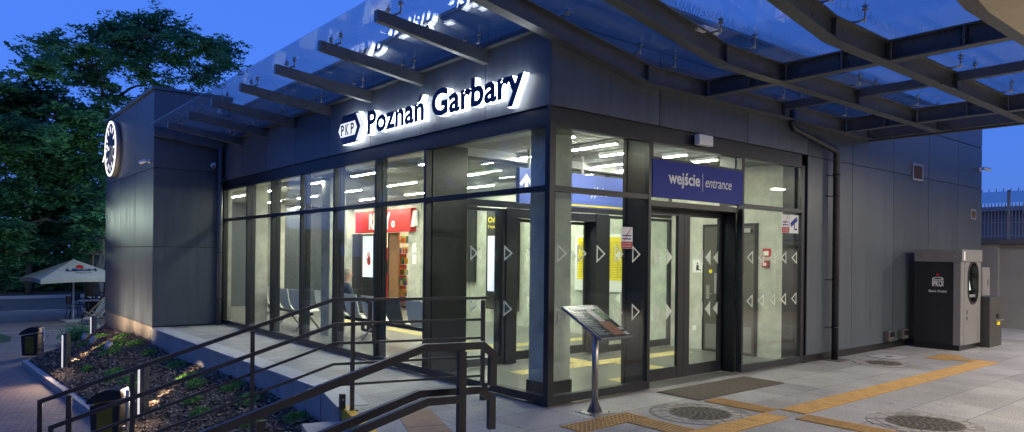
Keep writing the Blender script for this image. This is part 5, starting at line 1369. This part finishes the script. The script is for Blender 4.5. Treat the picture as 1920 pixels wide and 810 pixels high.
TB = [(-2.6, 28.19, 7.92, 0.87, 0.87, 0.6), (-2.32, 24.85, 8.36, 0.67, 0.67, 0.45), (-2.91, 28.67, 7.1, 0.89, 0.89, 0.6), (-1.85, 27.75, 7.64, 0.87, 0.87, 0.6), (-1.23, 26.16, 6.96, 0.85, 0.85, 0.59), (-2.63, 24.67, 5.88, 0.92, 0.92, 0.62), (-1.21, 29.26, 6.18, 1.08, 1.08, 0.74), (-0.55, 27.1, 6.22, 0.89, 0.89, 0.6), (-2.91, 28.45, 5.27, 1.07, 1.07, 0.73), (-1.84, 29.33, 5.01, 1.13, 1.13, 0.77), (-0.73, 28.43, 5.03, 1.02, 1.02, 0.69), (0.22, 29.57, 5.44, 0.8, 0.8, 0.55), (-2.85, 26.67, 3.69, 1.02, 1.02, 0.69), (-1.5, 28.91, 3.57, 1.12, 1.12, 0.75), (-0.64, 26.95, 3.73, 0.93, 0.93, 0.64), (-2.07, 29.65, 2.57, 0.92, 0.92, 0.62), (-0.78, 29.33, 2.61, 0.84, 0.84, 0.57), (-0.47, 25.04, 2.93, 0.7, 0.7, 0.48), (-3.27, 25.25, 2.44, 0.79, 0.79, 0.53), (-4.04, 25.69, 5.84, 1.31, 1.31, 0.88), (-4.02, 29.81, 3.59, 1.47, 1.47, 1.0), (-3.85, 26.9, 7.8, 0.91, 0.91, 0.61), (-0.15, 27.95, 7.37, 0.77, 0.77, 0.52), (-3.2, 26.16, 1.38, 0.59, 0.59, 0.4), (-2.28, 27.29, 1.48, 0.57, 0.57, 0.39), (-0.4, 26.62, 2.03, 0.49, 0.49, 0.34)]
tree('locust_tree', 'tall locust tree with open feathery crown and dark limbs rising behind the clock block', (.9, 30.2, ST), (1.1, 30.0, 5.2), TA, 'leaf', 2.2, .26, .075)
tree('broad_tree', 'broad dense green tree spreading over the parasol at the left edge', (.2, 29.4, ST), (-.7, 28.6, 3.4), TB, 'leaf', 2.5, .3, .085)
def far_tree(label, x, y, h, sp, seed, grp=None):
    random.seed(seed); cl = []
    for k in range(13):
        a = random.uniform(0, 6.28); q = sp * math.sqrt(random.random()); z = ST + h * random.uniform(.3, .95)
        cl.append((x + q * math.cos(a), y + q * math.sin(a), z, 1.5, 1.5, 1.0))
    return tree('roadside_tree', label, (x, y, ST), (x, y, ST + h * .28), cl, 'leafdark', .8, .2, .17, grp)
G_ = 'dark trees standing across the road'
for i, (x, y, h, sp) in enumerate([(-9.5, 47, 12, 3.6), (-4.8, 49, 13, 3.8), (-.6, 47, 12, 3.6), (3.8, 52, 11, 3.6), (8, 54, 8, 3.6), (-14, 50, 9, 3.5)]):
    far_tree('dark roadside tree standing in the row across the road', x, y, h, sp, 20 + i, G_)
G2 = 'street trees mirrored in the window panes'
for i, (x, y, h, sp) in enumerate([(-15.5, 12.0, 10, 3.2), (-14.5, 19.5, 11, 3.4), (-17, 27, 10, 3.4), (-22, 36, 11, 3.6)]):
    far_tree('street tree left of the pavement, mirrored in the glazed wall', x, y, h, sp, 40 + i, G2)
t = thing('brick_wall', 'long brown brick wall under the railway deck, mirrored in the entrance glazing', 'wall', (0, -17, 0))
g = MB(); g.box(-30, 40, -.5, 0, -1.2, 4.6); g.build('wall', slab_mat('brown_brick', (.16, .09, .06), (.12, .07, .05), (.1, .09, .08), .25, .075, 0, .006, .85), t)
g = MB(); g.box(-30, 40, -.55, .05, 4.6, 4.75); g.build('coping', 'kerb', t)
t = thing('unseen_building', 'unseen dark building added across the pavement to darken the glazed wall reflections', 'building', (-21, 0, ST))  # out of view; added to block the sky mirrored in the left panes
g = MB(); g.box(-6, 0, -12, 45, 0, 6.4); g.build('wall', slab_mat('dark_brick', (.05, .035, .03), (.035, .028, .025), (.04, .04, .04), .25, .075), t); g = MB(); g.box(-6.2, .25, -12.2, 45.2, 6.4, 6.65); g.build('roof', 'asphalt', t)
for k in range(9):
    g = MB(); g.box(.001, .03, -9 + k * 5.5, -6.5 + k * 5.5, 1.2, 3.4); g.build('window', 'winlit', t)
g = MB(); rr_ = random.Random(5); PP = []; UU = []; VV = []
for k in range(9000):
    x = rr_.uniform(-22, 14); y = 50 + rr_.uniform(0, 2.5); z = ST + rr_.uniform(0, 4.6); PP.append((x, y, z)); d = Vector((rr_.gauss(0, 1), rr_.gauss(0, 1), rr_.gauss(0, 1))).normalized(); UU.append(d * .26); VV.append(d.orthogonal().normalized() * .17)
g.bm.free(); o = quads_obj('hedge_mass', np.array(PP), np.array([u[:] for u in UU]), np.array([u[:] for u in VV]), 'leafdark'); o['kind'] = 'stuff'
